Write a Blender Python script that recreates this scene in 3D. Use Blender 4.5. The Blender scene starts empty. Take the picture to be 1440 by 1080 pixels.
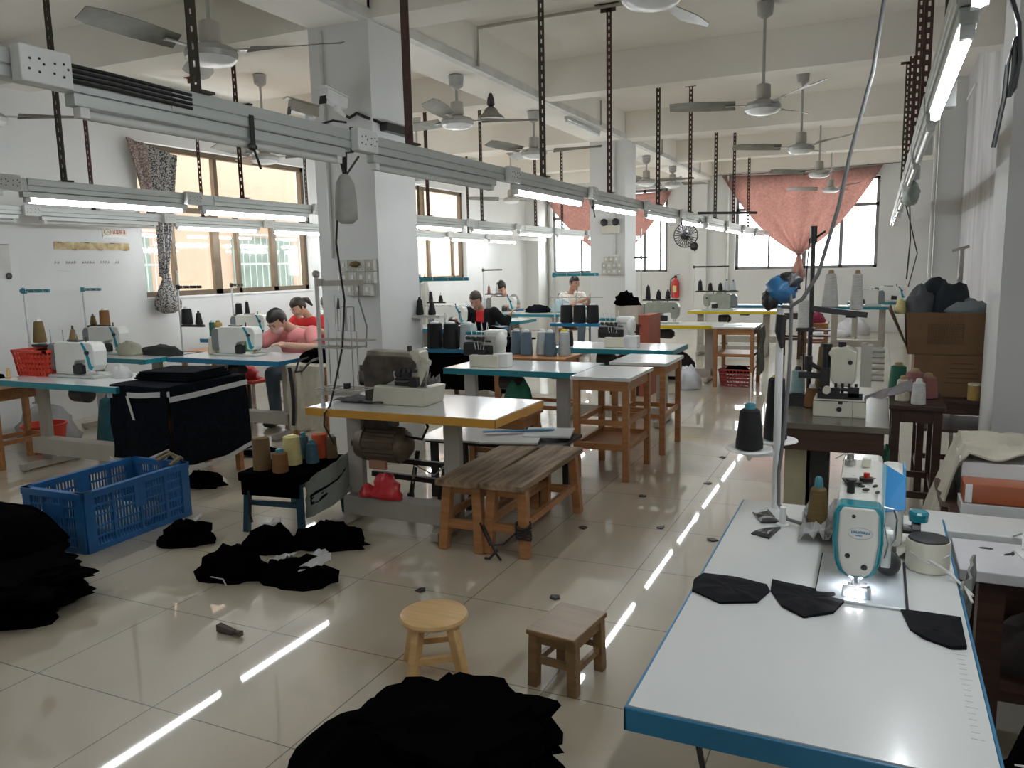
import bpy, bmesh, math, random
from mathutils import Vector, Matrix, Euler, noise
PI = math.pi
sc = bpy.context.scene
C = sc.collection
# ---------------------------------------------------------------- camera, world, exposure
cam = bpy.data.cameras.new('camera'); cam.sensor_width = 36; cam.sensor_fit = 'HORIZONTAL'
cam.lens = 1113.8/1440*36; cam.clip_start = .02; cam.clip_end = 200
co = bpy.data.objects.new('camera', cam); C.objects.link(co); sc.camera = co
YAW, PIT, ROL = -0.433841, -0.147251, -0.0213077
_f = Vector((math.sin(YAW)*math.cos(PIT), math.cos(YAW)*math.cos(PIT), math.sin(PIT)))
_r = Vector((math.cos(YAW), -math.sin(YAW), 0)); _u = _r.cross(_f)
_r2 = _r*math.cos(ROL)+_u*math.sin(ROL); _u2 = _u*math.cos(ROL)-_r*math.sin(ROL)
mw = Matrix((_r2, _u2, -_f)).transposed().to_4x4(); mw.translation = (0, 0, 1.46)
co.matrix_world = mw
w = bpy.data.worlds.new('daylight'); sc.world = w; w.use_nodes = True
bg = w.node_tree.nodes['Background']; bg.inputs[0].default_value = (.95, .97, 1, 1); bg.inputs[1].default_value = 7.5
sc.view_settings.view_transform = 'Standard'; sc.view_settings.look = 'None'
sc.view_settings.exposure = 0.52; sc.view_settings.gamma = 1
sc.cycles.max_bounces = 10; sc.cycles.diffuse_bounces = 6; sc.cycles.glossy_bounces = 4
sc.cycles.sample_clamp_indirect = 6; sc.cycles.caustics_reflective = False; sc.cycles.caustics_refractive = False
sc.cycles.use_denoising = True
TUBE_POWER = 40.0
def portal(name, loc, sx, sy, rot, power, col=(.95, .98, 1)):
    l = bpy.data.lights.new(name, 'AREA'); l.shape = 'RECTANGLE'; l.size = sx; l.size_y = sy; l.energy = power; l.color = col
    o = bpy.data.objects.new(name, l); C.objects.link(o); o.location = loc; o.rotation_euler = rot
    return o
# ---------------------------------------------------------------- materials
MATS = {}
def mat(name, col, rough=.6, metal=0, var=.12, scale=6, bump=0, col2=None, coat=0, stretch=None, spec=.5, trans=0, emit=0):
    if name in MATS: return MATS[name]
    m = bpy.data.materials.new(name); m.use_nodes = True; MATS[name] = m
    nt = m.node_tree; N = nt.nodes; L = nt.links; b = N['Principled BSDF']
    b.inputs['Roughness'].default_value = rough; b.inputs['Metallic'].default_value = metal
    b.inputs['Specular IOR Level'].default_value = spec
    if coat: b.inputs['Coat Weight'].default_value = coat; b.inputs['Coat Roughness'].default_value = .1
    if trans: b.inputs['Transmission Weight'].default_value = trans
    if emit:
        b.inputs['Emission Color'].default_value = (*col, 1); b.inputs['Emission Strength'].default_value = emit
    tc = N.new('ShaderNodeTexCoord'); mp = N.new('ShaderNodeMapping'); no = N.new('ShaderNodeTexNoise')
    mp.inputs['Scale'].default_value = stretch or (1, 1, 1)
    no.inputs['Scale'].default_value = scale; no.inputs['Detail'].default_value = 5
    L.new(tc.outputs['Object'], mp.inputs[0]); L.new(mp.outputs[0], no.inputs['Vector'])
    r = N.new('ShaderNodeValToRGB'); L.new(no.outputs[0], r.inputs[0])
    c2 = col2 or tuple(min(1, c*(1+var)) for c in col); c1 = col if col2 else tuple(c*(1-var) for c in col)
    r.color_ramp.elements[0].position = .3; r.color_ramp.elements[1].position = .7
    r.color_ramp.elements[0].color = (*c1, 1); r.color_ramp.elements[1].color = (*c2, 1)
    L.new(r.outputs[0], b.inputs['Base Color'])
    if bump:
        bp = N.new('ShaderNodeBump'); bp.inputs['Strength'].default_value = bump; bp.inputs['Distance'].default_value = .01
        L.new(no.outputs[0], bp.inputs['Height']); L.new(bp.outputs[0], b.inputs['Normal'])
    return m
def emitter(name, col, s):
    m = bpy.data.materials.new(name); m.use_nodes = True; nt = m.node_tree
    nt.nodes.remove(nt.nodes['Principled BSDF']); e = nt.nodes.new('ShaderNodeEmission')
    e.inputs[0].default_value = (*col, 1); e.inputs[1].default_value = s
    nt.links.new(e.outputs[0], nt.nodes['Material Output'].inputs[0]); return m
def mathn(nt, op, a, b=None):
    n = nt.nodes.new('ShaderNodeMath'); n.operation = op
    for i, x in enumerate((a, b)):
        if x is None: continue
        if isinstance(x, (int, float)): n.inputs[i].default_value = x
        else: nt.links.new(x, n.inputs[i])
    return n.outputs[0]
def tile_floor():
    m = mat('floor_tile', (.49, .435, .335), .07, var=.1, scale=1.3); nt = m.node_tree; b = nt.nodes['Principled BSDF']
    g = nt.nodes.new('ShaderNodeNewGeometry'); s = nt.nodes.new('ShaderNodeSeparateXYZ'); nt.links.new(g.outputs['Position'], s.inputs[0])
    d = []
    for o, off, p in ((0, 1.0, .595), (1, -1.756, .603)):
        q = mathn(nt, 'FRACT', mathn(nt, 'DIVIDE', mathn(nt, 'ADD', s.outputs[o], off+100*p), p))
        d.append(mathn(nt, 'MULTIPLY', mathn(nt, 'MINIMUM', q, mathn(nt, 'SUBTRACT', 1, q)), p))
    near = mathn(nt, 'LESS_THAN', mathn(nt, 'MINIMUM', d[0], d[1]), .0022)
    mx = nt.nodes.new('ShaderNodeMix'); mx.data_type = 'RGBA'
    nt.links.new(near, mx.inputs[0]); nt.links.new(nt.nodes['Color Ramp'].outputs[0], mx.inputs[6])
    mx.inputs[7].default_value = (.13, .11, .085, 1); nt.links.new(mx.outputs[2], b.inputs['Base Color'])
    # scuffs: worn, dusty patches in the polish
    n2 = nt.nodes.new('ShaderNodeTexNoise'); n2.inputs['Scale'].default_value = 2.2; n2.inputs['Detail'].default_value = 8
    nt.links.new(g.outputs['Position'], n2.inputs['Vector'])
    rr = mathn(nt, 'ADD', mathn(nt, 'MULTIPLY', n2.outputs[0], .05), .0)
    b.inputs['Coat Weight'].default_value = 1.0; b.inputs['Coat IOR'].default_value = 1.6; nt.links.new(rr, b.inputs['Coat Roughness']); b.inputs['Specular IOR Level'].default_value = .2; b.inputs['Roughness'].default_value = .28
    return m
def wood(name, a, b, rough=.45, scale=5, axis=0):
    st = [9, 9, 9]; st[axis] = 1
    return mat(name, a, rough, scale=scale, col2=b, stretch=tuple(st), bump=.15)
M = dict(
 floor=tile_floor(), wall=mat('painted_wall', (.66, .67, .66), .75, var=.05, scale=1.5), ceil=mat('painted_ceiling', (.83, .80, .735), .85, var=.05, scale=1),
 grime=mat('grimy_plaster', (.36, .36, .37), .8, scale=3, col2=(.62, .62, .63), stretch=(1, 1, .35)),
 pipe=mat('white_conduit', (.6, .6, .57), .5), alu=mat('grey_aluminium', (.52, .55, .53), .38, .35, var=.08, scale=3, stretch=(8, .4, 8)),
 white=mat('white_plastic', (.72, .73, .72), .4, var=.05), offwhite=mat('cream_enamel', (.62, .60, .5), .35, var=.06, scale=9),
 rust=mat('red_oxide_iron', (.085, .028, .024), .6, scale=14, col2=(.05, .032, .022)), olive=mat('olive_iron', (.06, .048, .03), .6, scale=14, col2=(.035, .03, .02)),
 black=mat('black_plastic', (.014, .014, .015), .4), blackcloth=mat('black_cloth', (.0016, .0016, .002), 1, var=.3, scale=30, bump=.1, spec=.01),
 navy=mat('dark_navy_cloth', (.005, .0065, .010), .95, var=.3, scale=40, bump=.1, spec=.06),
 gun=mat('dark_machine_iron', (.05, .05, .052), .35, .6), steel=mat('bright_steel', (.62, .62, .62), .22, .95, var=.05),
 lam=mat('white_laminate', (.64, .66, .65), .22, var=.03, scale=2, coat=.3), blue=mat('blue_table_edge', (.012, .155, .30), .35, var=.08), teal=mat('teal_table_edge', (.015, .20, .25), .35, var=.1),
 yellow=mat('orange_yellow_edge', (.56, .29, .045), .4, var=.12), lemon=mat('lemon_edge', (.62, .47, .02), .4, var=.1), darktop=mat('worn_dark_table_top', (.09, .08, .065), .25, scale=4, col2=(.2, .18, .14)),
 leg=mat('warm_grey_steel', (.40, .38, .335), .45, .1, var=.08), legw=mat('pale_grey_steel', (.56, .57, .56), .45, .1, var=.06),
 wood=wood('orange_brown_wood', (.30, .125, .045), (.42, .20, .075)), wood2=wood('varnished_dark_wood', (.17, .095, .042), (.27, .16, .07), .35),
 pine=wood('light_pine', (.58, .36, .15), (.72, .48, .22), .4), plank=wood('weathered_plank', (.10, .062, .034), (.34, .24, .15), .7, 3, 1), dkwood=wood('dark_red_wood', (.03, .012, .008), (.06, .026, .015)),
 glass=None)
def glassmat():
    m = bpy.data.materials.new('window_glass'); m.use_nodes = True; nt = m.node_tree; nt.nodes.remove(nt.nodes['Principled BSDF'])
    a = nt.nodes.new('ShaderNodeBsdfTransparent'); g = nt.nodes.new('ShaderNodeBsdfGlossy'); mx = nt.nodes.new('ShaderNodeMixShader')
    g.inputs['Roughness'].default_value = .05; mx.inputs[0].default_value = .07; a.inputs[0].default_value = (.95, .97, .96, 1)
    nt.links.new(a.outputs[0], mx.inputs[1]); nt.links.new(g.outputs[0], mx.inputs[2]); nt.links.new(mx.outputs[0], nt.nodes['Material Output'].inputs[0]); return m
M['glass'] = glassmat()
M['lit'] = emitter('lit_tube', (.93, .97, 1), TUBE_POWER)
M['unlit'] = mat('unlit_tube', (.6, .62, .6), .25)
# ---------------------------------------------------------------- mesh helpers
def rotm(r): return Euler(r).to_matrix()
class MB:
    def __init__(s): s.v = []; s.f = []; s.m = []; s.k = 0
    def add(s, v, f):
        o = len(s.v); s.v += [tuple(x) for x in v]; s.f += [tuple(o+i for i in q) for q in f]; s.m += [s.k]*len(f); return s
    def box(s, c, d, r=None):
        x, y, z = (q/2 for q in d); R = rotm(r) if r else None; c = Vector(c)
        v = [Vector((a*x, b*y, e*z)) for e in (-1, 1) for a, b in ((-1, -1), (1, -1), (1, 1), (-1, 1))]
        return s.add([c+(R@p if R else p) for p in v], [(3, 2, 1, 0), (4, 5, 6, 7), (0, 1, 5, 4), (1, 2, 6, 5), (2, 3, 7, 6), (3, 0, 4, 7)])
    def b2(s, a, b): return s.box([(p+q)/2 for p, q in zip(a, b)], [abs(q-p) for p, q in zip(a, b)])
    def fr(s, p0, p1):
        d = Vector(p1)-Vector(p0); n = d.normalized(); a = Vector((0, 0, 1)) if abs(n.z) < .95 else Vector((1, 0, 0))
        x = n.cross(a).normalized(); return d, n, x, x.cross(n).normalized()
    def bar(s, p0, p1, w, h=None, w1=None, h1=None):
        h = h or w; w1 = w1 or w; h1 = h1 or h; d, n, x, y = s.fr(p0, p1); p0 = Vector(p0); p1 = Vector(p1)
        v = [p+x*a*ww/2+y*b*hh/2 for p, ww, hh in ((p0, w, h), (p1, w1, h1)) for a, b in ((-1, -1), (1, -1), (1, 1), (-1, 1))]
        return s.add(v, [(0, 1, 2, 3), (7, 6, 5, 4), (4, 5, 1, 0), (5, 6, 2, 1), (6, 7, 3, 2), (7, 4, 0, 3)])
    def cyl(s, p0, p1, r0, r1=None, n=12):
        r1 = r0 if r1 is None else r1; d, nn, x, y = s.fr(p0, p1); v = []
        for p, r in ((Vector(p0), r0), (Vector(p1), r1)):
            v += [p+(x*math.cos(2*PI*i/n)+y*math.sin(2*PI*i/n))*r for i in range(n)]
        return s.add(v, [tuple(range(n)), tuple(range(2*n-1, n-1, -1))]+[(i, n+i, n+(i+1) % n, (i+1) % n) for i in range(n)])
    def tube(s, pts, r, n=6):
        pts = [Vector(p) for p in pts]; v = []; L = len(pts); rr = r if isinstance(r, (list, tuple)) else [r]*L
        x = None
        for i, p in enumerate(pts):
            t = (pts[min(i+1, L-1)]-pts[max(i-1, 0)]).normalized()
            if x is None: x = t.orthogonal().normalized()
            x = (x-t*x.dot(t)).normalized(); y = t.cross(x)
            v += [p+(x*math.cos(2*PI*j/n)+y*math.sin(2*PI*j/n))*rr[i] for j in range(n)]
        f = [tuple(range(n))[::-1], tuple(range((L-1)*n, L*n))]
        f += [(i*n+j, i*n+(j+1) % n, (i+1)*n+(j+1) % n, (i+1)*n+j) for i in range(L-1) for j in range(n)]
        return s.add(v, f)
    def lathe(s, prof, c=(0, 0, 0), n=20, R=None):
        c = Vector(c); v = []; K = len(prof); Rm = rotm(R) if R else None
        for r, z in prof:
            for i in range(n):
                p = Vector((r*math.cos(2*PI*i/n), r*math.sin(2*PI*i/n), z)); v.append(c+(Rm@p if Rm else p))
        f = [tuple(range(n))[::-1], tuple(range((K-1)*n, K*n))]
        f += [(k*n+i, k*n+(i+1) % n, (k+1)*n+(i+1) % n, (k+1)*n+i) for k in range(K-1) for i in range(n)]
        return s.add(v, f)
    def ball(s, c, r, n=12, R=None, fn=None):
        c = Vector(c); r = r if isinstance(r, (tuple, list)) else (r, r, r); Rm = rotm(R) if R else None; v = []; m = max(5, n*2//3)
        for k in range(m+1):
            th = PI*k/m; th = min(max(th, .02), PI-.02)
            for i in range(n):
                p = Vector((math.sin(th)*math.cos(2*PI*i/n), math.sin(th)*math.sin(2*PI*i/n), -math.cos(th)))
                if fn: p = fn(p)
                p = Vector((p.x*r[0], p.y*r[1], p.z*r[2])); v.append(c+(Rm@p if Rm else p))
        f = [tuple(range(n))[::-1], tuple(range(m*n, (m+1)*n))]
        f += [(k*n+i, k*n+(i+1) % n, (k+1)*n+(i+1) % n, (k+1)*n+i) for k in range(m) for i in range(n)]
        return s.add(v, f)
    def prism(s, poly, z0, z1, top=None, T=None):
        n = len(poly); top = top or poly
        v = [Vector((x, y, z0)) for x, y in poly]+[Vector((x, y, z1)) for x, y in top]
        if T is not None: v = [T@p for p in v]
        return s.add(v, [tuple(range(n))[::-1], tuple(range(n, 2*n))]+[(i, (i+1) % n, n+(i+1) % n, n+i) for i in range(n)])
    def sheet(s, fn, nu, nv, t=.004):
        P = [[Vector(fn(i/nu, j/nv)) for j in range(nv+1)] for i in range(nu+1)]; top = []; bot = []
        for i in range(nu+1):
            for j in range(nv+1):
                a = P[min(i+1, nu)][j]-P[max(i-1, 0)][j]; b = P[i][min(j+1, nv)]-P[i][max(j-1, 0)]
                n = a.cross(b); n = n.normalized() if n.length > 1e-9 else Vector((0, 0, 1))
                top.append(P[i][j]+n*t/2); bot.append(P[i][j]-n*t/2)
        K = (nu+1)*(nv+1); ix = lambda i, j: i*(nv+1)+j; f = []
        for i in range(nu):
            for j in range(nv):
                q = (ix(i, j), ix(i+1, j), ix(i+1, j+1), ix(i, j+1)); f.append(q); f.append(tuple(K+k for k in q[::-1]))
        for i in range(nu):
            f.append((ix(i+1, 0), ix(i, 0), K+ix(i, 0), K+ix(i+1, 0))); f.append((ix(i, nv), ix(i+1, nv), K+ix(i+1, nv), K+ix(i, nv)))
        for j in range(nv):
            f.append((ix(0, j), ix(0, j+1), K+ix(0, j+1), K+ix(0, j))); f.append((ix(nu, j+1), ix(nu, j), K+ix(nu, j), K+ix(nu, j+1)))
        return s.add(top+bot, f)
    def mk(s, k): s.k = k; return s
    def build(s, name, m, parent=None, smooth=False, bevel=0, loc=None, rot=None):
        me = bpy.data.meshes.new(name); me.from_pydata(s.v, [], s.f)
        for q in (m if isinstance(m, (list, tuple)) else [m]): me.materials.append(q)
        me.polygons.foreach_set('material_index', s.m); me.update()
        if smooth:
            me.shade_smooth() if smooth is True else None
            try:
                if smooth is not True: me.shade_smooth(); me.set_sharp_from_angle(angle=smooth)
            except Exception: pass
        o = bpy.data.objects.new(name, me); C.objects.link(o)
        if parent: o.parent = parent
        if loc: o.location = loc
        if rot: o.rotation_euler = rot
        if bevel:
            b = o.modifiers.new('bevel', 'BEVEL'); b.width = bevel; b.segments = 2; b.limit_method = 'ANGLE'
        return o
A35 = math.radians(35)
def tag(o, label=None, cat=None, group=None, kind=None):
    if label: o['label'] = label
    if cat: o['category'] = cat
    if group: o['group'] = group
    if kind: o['kind'] = kind
    return o
def thing(name, label, cat, loc=(0, 0, 0), rz=0, group=None):
    o = bpy.data.objects.new(name, None); o.empty_display_size = .05; C.objects.link(o); o.location = loc; o.rotation_euler = (0, 0, rz)
    return tag(o, label, cat, group)
def struct(name, mb, m, parent=None, **k):
    o = mb.build(name, m, parent, **k)
    if not parent: o['kind'] = 'structure'
    return o
def dup(r, loc, rz=None, label=None, group=None, p=None):
    c = r.copy(); C.objects.link(c)
    if p: c.parent = p
    else:
        c.location = loc
        if rz is not None: c.rotation_euler[2] = rz
        if label: c['label'] = label
        if group: c['group'] = group
    for ch in [o for o in C.objects if o.parent == r]: dup(ch, None, p=c)
    return c
ORD = 'first second third fourth fifth sixth seventh eighth ninth tenth eleventh twelfth thirteenth fourteenth fifteenth'.split()
rnd = random.Random(7)
def nz(x, y, z=0): return noise.noise(Vector((x, y, z)))
# ---------------------------------------------------------------- room shell
XL, XR, YN, YF, ZC, ZB = -7.4, .85, -3.0, 17.5, 3.55, 3.18
o = struct('floor', MB().box(((XL+XR)/2, (YN+YF)/2, -.05), (XR-XL+.6, YF-YN+.6, .1)), M['floor'])
o = struct('ceiling', MB().box(((XL+XR)/2, (YN+YF)/2, ZC+.05), (XR-XL+.6, YF-YN+.6, .1)), M['ceil'])
def wall_y(name, x0, x1, holes, m):      # a wall along Y with rectangular openings (y0, y1, z0, z1)
    b = MB(); ys = YN; hs = sorted(holes)
    for y0, y1, z0, z1 in hs:
        b.b2((x0, ys, 0), (x1, y0, ZC)); b.b2((x0, y0, 0), (x1, y1, z0)); b.b2((x0, y0, z1), (x1, y1, ZC)); ys = y1
    b.b2((x0, ys, 0), (x1, YF, ZC)); return struct(name, b, m)
W1, W2 = (6.36, 9.25, 1.2, 2.9), (11.1, 13.98, 1.25, 2.9)
W3, W4 = (-7.0, -4.27, 1.27, 3.08), (-2.82, -.06, 1.29, 3.08)
wall_y('wall_left', XL-.22, XL, [W1, W2], M['wall'])
wall_y('wall_right', XR, XR+.2, [], M['grime'])
b = MB(); xs = XL-.22
for x0, x1, z0, z1 in (W3, W4):
    b.b2((xs, YF, 0), (x0, YF+.22, ZC)); b.b2((x0, YF, 0), (x1, YF+.22, z0)); b.b2((x0, YF, z1), (x1, YF+.22, ZC)); xs = x1
b.b2((xs, YF, 0), (XR+.2, YF+.22, ZC)); struct('wall_far', b, M['wall'])
b = MB(); xs = XL-.2
for x0, x1 in ((.0, .5),):  # opening added in the unseen wall to let daylight onto near surfaces
    b.b2((xs, YN-.2, 0), (x0, YN, ZC)); b.b2((x0, YN-.2, 0), (x1, YN, 1.6)); b.b2((x0, YN-.2, 3.0), (x1, YN, ZC)); xs = x1
b.b2((xs, YN-.2, 0), (XR+.2, YN, ZC)); struct('wall_near', b, M['wall'])
# columns and beams
def column(x0, x1, y0, y1, m='wall'): struct('column', MB().b2((x0, y0, 0), (x1, y1, ZC)), M[m])
for y in (-1.3, 4.87, 11.04): column(-3.82, -3.3, y, y+.55)
column(.58, XR, 4.87, 5.42); column(.58, XR, 11.04, 11.6); column(.58, XR, -1.3, -.75)
column(XL, XL+.28, 4.2, 4.75); column(XL, XL+.28, 10.4, 10.95); column(XL, XL+.3, 16.9, YF); column(-3.7, -3.4, YF-.12, YF)
struct('ceiling_beam', MB().b2((-3.8, YN, ZB), (-3.3, YF, ZC)), M['ceil'])
for y in (-1.25, 4.9, 7.95, 11.05, 14.1): struct('ceiling_beam', MB().b2((XL, y, ZB+.01), (XR, y+(.34 if y in (4.9, 11.05, -1.25) else .25), ZC)), M['ceil'])
struct('ceiling_beam', MB().b2((-3.3, 1.9, ZB+.01), (XR, 2.15, ZC)), M['ceil'])
struct('ceiling_beam', MB().b2((XL, YF-.06, 3.3), (XR, YF, ZC)), M['ceil'])
# conduits on beams and columns
b = MB(); b.b2((-3.36, -2.9, ZB-.001), (-3.285, YF-.15, ZB+.07)); struct('trim_1', b, M['pipe'])
b = MB(); b.tube([(-3.27, 6.5, 3.2), (-3.27, 6.5, 3.52), (.7, 6.5, 3.53)], .014); struct('trim_2', b, M['leg'])
b = MB()
for y in (9.9, 13.0, 16): b.tube([(-3.27, y, 3.2), (-3.27, y, 3.5)], .014)
struct('trim_3', b, M['leg'])
b = MB(); b.tube([(-3.7, 4.855, 1.55), (-3.7, 4.855, 3.15)], .012); b.tube([(-3.45, 11.02, 1.6), (-3.45, 11.02, 3.15)], .016); b.tube([(.55, 11.02, 1.2), (.55, 11.02, 3.1)], .022); b.tube([(-2.97, YF-.05, .8), (-2.97, YF-.05, 3.3)], .035)
b.tube([(-7.0, YF-.05, .5), (-7.0, YF-.05, 3.3)], .05)
struct('trim_4', b, M['pipe'])
# windows
BRZ = mat('bronze_window_frame', (.13, .095, .06), .4, .4); GRYF = mat('grey_window_frame', (.2, .2, .2), .5, .3)
def window_l(name, W, ys, zt, tops):
    y0, y1, z0, z1 = W; x = XL-.12; b = MB()
    for y, ww in [(y0+.03, .06), (y1-.03, .06)]: b.box((x, y, (z0+z1)/2), (.07, ww, z1-z0))
    for z in (z0+.03, zt, z1-.03): b.box((x, (y0+y1)/2, z), (.07, y1-y0, .06))
    for y, ww in ys: b.box((x+.01, y, (z0+zt)/2), (.05, ww, zt-z0))
    for y in tops: b.box((x, y, (zt+z1)/2), (.06, .06, z1-zt))
    o = struct(name, b, BRZ); MB().box((x-.01, (y0+y1)/2, (z0+z1)/2), (.006, y1-y0-.06, z1-z0-.06)).build('pane', M['glass'], o)
    MB().box((XL-.08, (y0+y1)/2, z0-.012), (.18, y1-y0, .02)).build('sill', M['white'], o)
window_l('window_1', W1, [(6.87, .05), (7.53, .11), (7.9, .05), (8.57, .09)], 2.2, [7.6])
window_l('window_2', W2, [(11.8, .05), (12.7, .08), (13.6, .06)], 2.2, [12.55])
def window_f(name, W, xs, zt):
    x0, x1, z0, z1 = W; y = YF+.12; b = MB()
    for x in (x0+.03, x1-.03): b.box((x, y, (z0+z1)/2), (.06, .07, z1-z0))
    for z in (z0+.03, zt, z1-.03): b.box(((x0+x1)/2, y, z), (x1-x0, .07, .06))
    for x, ww in xs: b.box((x, y-.01, (z0+z1)/2), (ww, .05, z1-z0))
    o = struct(name, b, GRYF); MB().box(((x0+x1)/2, y+.02, (z0+z1)/2), (x1-x0-.06, .006, z1-z0-.06)).build('pane', M['glass'], o)
    MB().box(((x0+x1)/2, YF+.08, z0-.012), (x1-x0, .18, .02)).build('sill', M['white'], o)
window_f('window_3', W3, [(-6.3, .04), (-5.75, .07), (-5.38, .04), (-4.8, .05), (-4.45, .03)], 2.54)
window_f('window_4', W4, [(-2.14, .04), (-1.44, .08), (-.74, .07)], 2.54)
# outside: the pale peach tiled house across the lane, with its barred windows
PEACH = mat('peach_render', (.27, .18, .125), .8, var=.05, scale=2)
b = MB(); hx = XL-2.6
b.b2((hx-.3, 2, -3), (hx, 24, 6.5)); struct('exterior_house', b, PEACH)
b = MB()
for y in (7.2, 10.4, 13.6): b.b2((hx, y, .2), (hx+.02, y+1.5, 2.05))
GREEN = mat('greenish_glass', (.14, .18, .155), .15, var=.15, scale=3); struct('exterior_panel', b, GREEN)
b = MB()
for y in (7.2, 10.4, 13.6):
    for k in range(11): b.cyl((hx+.1, y+.15*k, .15), (hx+.1, y+.15*k, 2.1), .009, n=6)
    for z in (.15, .6, 1.1, 1.6, 2.1): b.box((hx+.1, y+.75, z), (.02, 1.6, .03))
    for z in (.3, 1.9): b.box((hx+.05, y+.75, z), (.12, .03, .03))
struct('exterior_frame', b, mat('grey_lattice', (.25, .26, .25), .5))
# ---------------------------------------------------------------- light rails
def rail(name, x, y0, y1, label, z=2.01, boxes=(), seg=1.49, ph=0, gap=None):
    t = thing(name, label, 'light rail', (x, 0, z))
    b = MB(); b.box((0, (y0+y1)/2, 0), (.05, y1-y0, .074)); b.build('channel', M['alu'], t)
    y = ph
    while y < y1:
        a, e = max(y+.06, y0), min(y+seg-.06, y1)
        if gap and a < gap < e: a = gap+.32
        if e > a:
            c = MB(); c.box((0, (a+e)/2, .018), (.062, e-a, .042)); c.box((0, (a+e)/2, -.021), (.058, e-a, .03)); c.build('cover', M['alu'], t, bevel=.003)
        y += seg
    if gap:
        c = MB()
        for k in range(4): c.tube([(.03+.004*(k % 2), gap-.18, .028-.014*k), (.034, gap+.1, .03-.014*k), (.03, gap+.4, .026-.014*k)], .006)
        c.build('cable_bundle', M['black'], t)
    return t
SOCK = mat('socket_plate', (.66, .68, .66), .4, var=.05)
def sock(x, y, z, label, n=2, grp=None):
    t = thing('socket_box', label, 'socket box', (x, y, z), 0, grp)
    hs = MB().box((0, 0, 0), (.04, .074*n, .094)).build('housing', SOCK, t, bevel=.004)
    for k in range(n):
        yy = (k-(n-1)/2)*.07; b = MB()
        for dy, dz in ((-.012, .012), (.014, .016), (-.016, -.014), (.012, -.018), (.026, .004)): b.cyl((.02, yy+dy, dz), (.0212, yy+dy, dz), .0036, n=8)
        b.build('socket_holes', M['black'], hs)
    return t
TL = {}
def tube_light(x, y0, y1, z, lit, label, group=None):
    key = (round(y1-y0, 2), lit)
    if key in TL: return dup(TL[key], (x, y0, z), 0, label, group)
    L = y1-y0; t = thing('tube_light', label, 'tube light', (x, y0, z), 0, group); TL[key] = t
    b = MB(); b.box((0, L/2, .036), (.042, L, .036)); b.build('batten', M['alu'], t, bevel=.003)
    for y in (.035, L-.035):
        c = MB(); c.box((0, y, .006), (.03, .03, .034)); c.build('lamp_holder', M['white'], t)
    MB().cyl((0, .05, 0), (0, L-.05, 0), .0145, n=12).build('tube', M['lit'] if lit else M['unlit'], t, smooth=A35)
    return t
BARS = {}
def angle_bar(x, y, z0, z1, m, label, plate=True, wd=.044, rz=0):
    L = round(z1-z0, 2); key = (L, m, plate)
    if key in BARS: return dup(BARS[key], (x, y, z0), rz, label, 'slotted steel bars holding up the light rails')
    b = MB(); n = int(L/.055)
    for ax in (0, 1):
        def pl(u0, u1, a, e):
            lo = [0, 0, a]; hi = [0, 0, e]; lo[ax] = u0; hi[ax] = u1; lo[1-ax] = 0; hi[1-ax] = .004; b.b2(lo, hi)
        pl(0, .016, 0, L); pl(.028, wd, 0, L)
        for k in range(n+1): pl(.016, .028, k*.055, min(L, k*.055+.028))
    o = b.build('perforated_bar', M[m]); o.location = (x, y, z0); o.rotation_euler[2] = rz
    tag(o, label, 'hanging bar', 'slotted steel bars holding up the light rails'); BARS[key] = o
    if plate:
        p = MB(); p.box((0, .02, L-.003), (.2, .05, .006)); p.prism([(-.05, 0), (.08, 0), (.03, 0.004), (-.0, .004)], L-.07, L-.006); p.build('ceiling_plate', M[m], o)
    q = MB(); q.box((.02, .02, .004), (.075, .06, .008)); q.build('rail_clip', M[m], o)
    return o
XA, XB, XC, XD = -2.1, -4.72, -6.8, .16
rail('light_rail', XA, -2.6, 17.0, 'long grey trunking rail running down the middle over the yellow-edged tables', gap=1.62, ph=.05)
rail('light_rail', XB, -2.4, 16.8, 'grey trunking rail left of the column, above the woman in pink', z=2.01, ph=3.1-1.47*4)
rail('light_rail', XC, 2.0, 16.6, 'grey trunking rail nearest the left wall, in front of the patterned curtain', z=2.03, ph=4.67-1.49*2)
rail('light_rail', XD, -2.6, 15.5, 'grey trunking rail along the right wall, above the dark table', z=2.06, ph=.6-2.98)
def inview(*p):
    q = mw.inverted() @ Vector(p); return q.z < -.1 and abs(1113.8*q.x/q.z) < 722 and abs(1113.8*q.y/q.z) < 542
OUT = iter(ORD)
def fill(x, ys, zt, lits, rname, boxn=2, zb=2.0):
    k = j = 0
    for y, lit in zip(ys, lits):
        st = 'glowing' if lit else 'switched-off'
        if any(inview(x, y+.11+q*.2, zt) for q in range(7)): tube_light(x, y+.11, y+1.37, zt, lit, f'{st} tube light under the {rname}, {ORD[k]} along it from the camera', f'tube lights on the {rname}'); k += 1
        elif lit: tube_light(x, y+.11, y+1.37, zt, lit, f'glowing tube light on the {rname} outside the frame, {next(OUT)} such', f'tube lights on the {rname}')
        if inview(x+.05, y, zb): sock(x+.0515, y, zb, f'white socket box on the {rname}, {ORD[j]} along it from the camera', boxn, f'socket boxes on the {rname}'); j += 1
LA = 'main middle rail'; LB = 'rail left of the column'; LC = 'rail by the left wall'; LD = 'rail along the right wall'
fill(XA, [.02, 1.49, 2.96, 4.5, 6.0, 7.6, 9.1, 10.6, 12.1, 13.6, 15.1], 1.917, [0, 0, 0, 1, 1, 1, 1, 1, 1, 1, 1], LA, zb=2.01)
fill(XB, [1.72, 3.1, 4.5, 5.97, 7.45, 8.95, 10.4, 11.9, 13.4, 14.9], 1.917, [1]*10, LB, zb=2.01)
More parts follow.
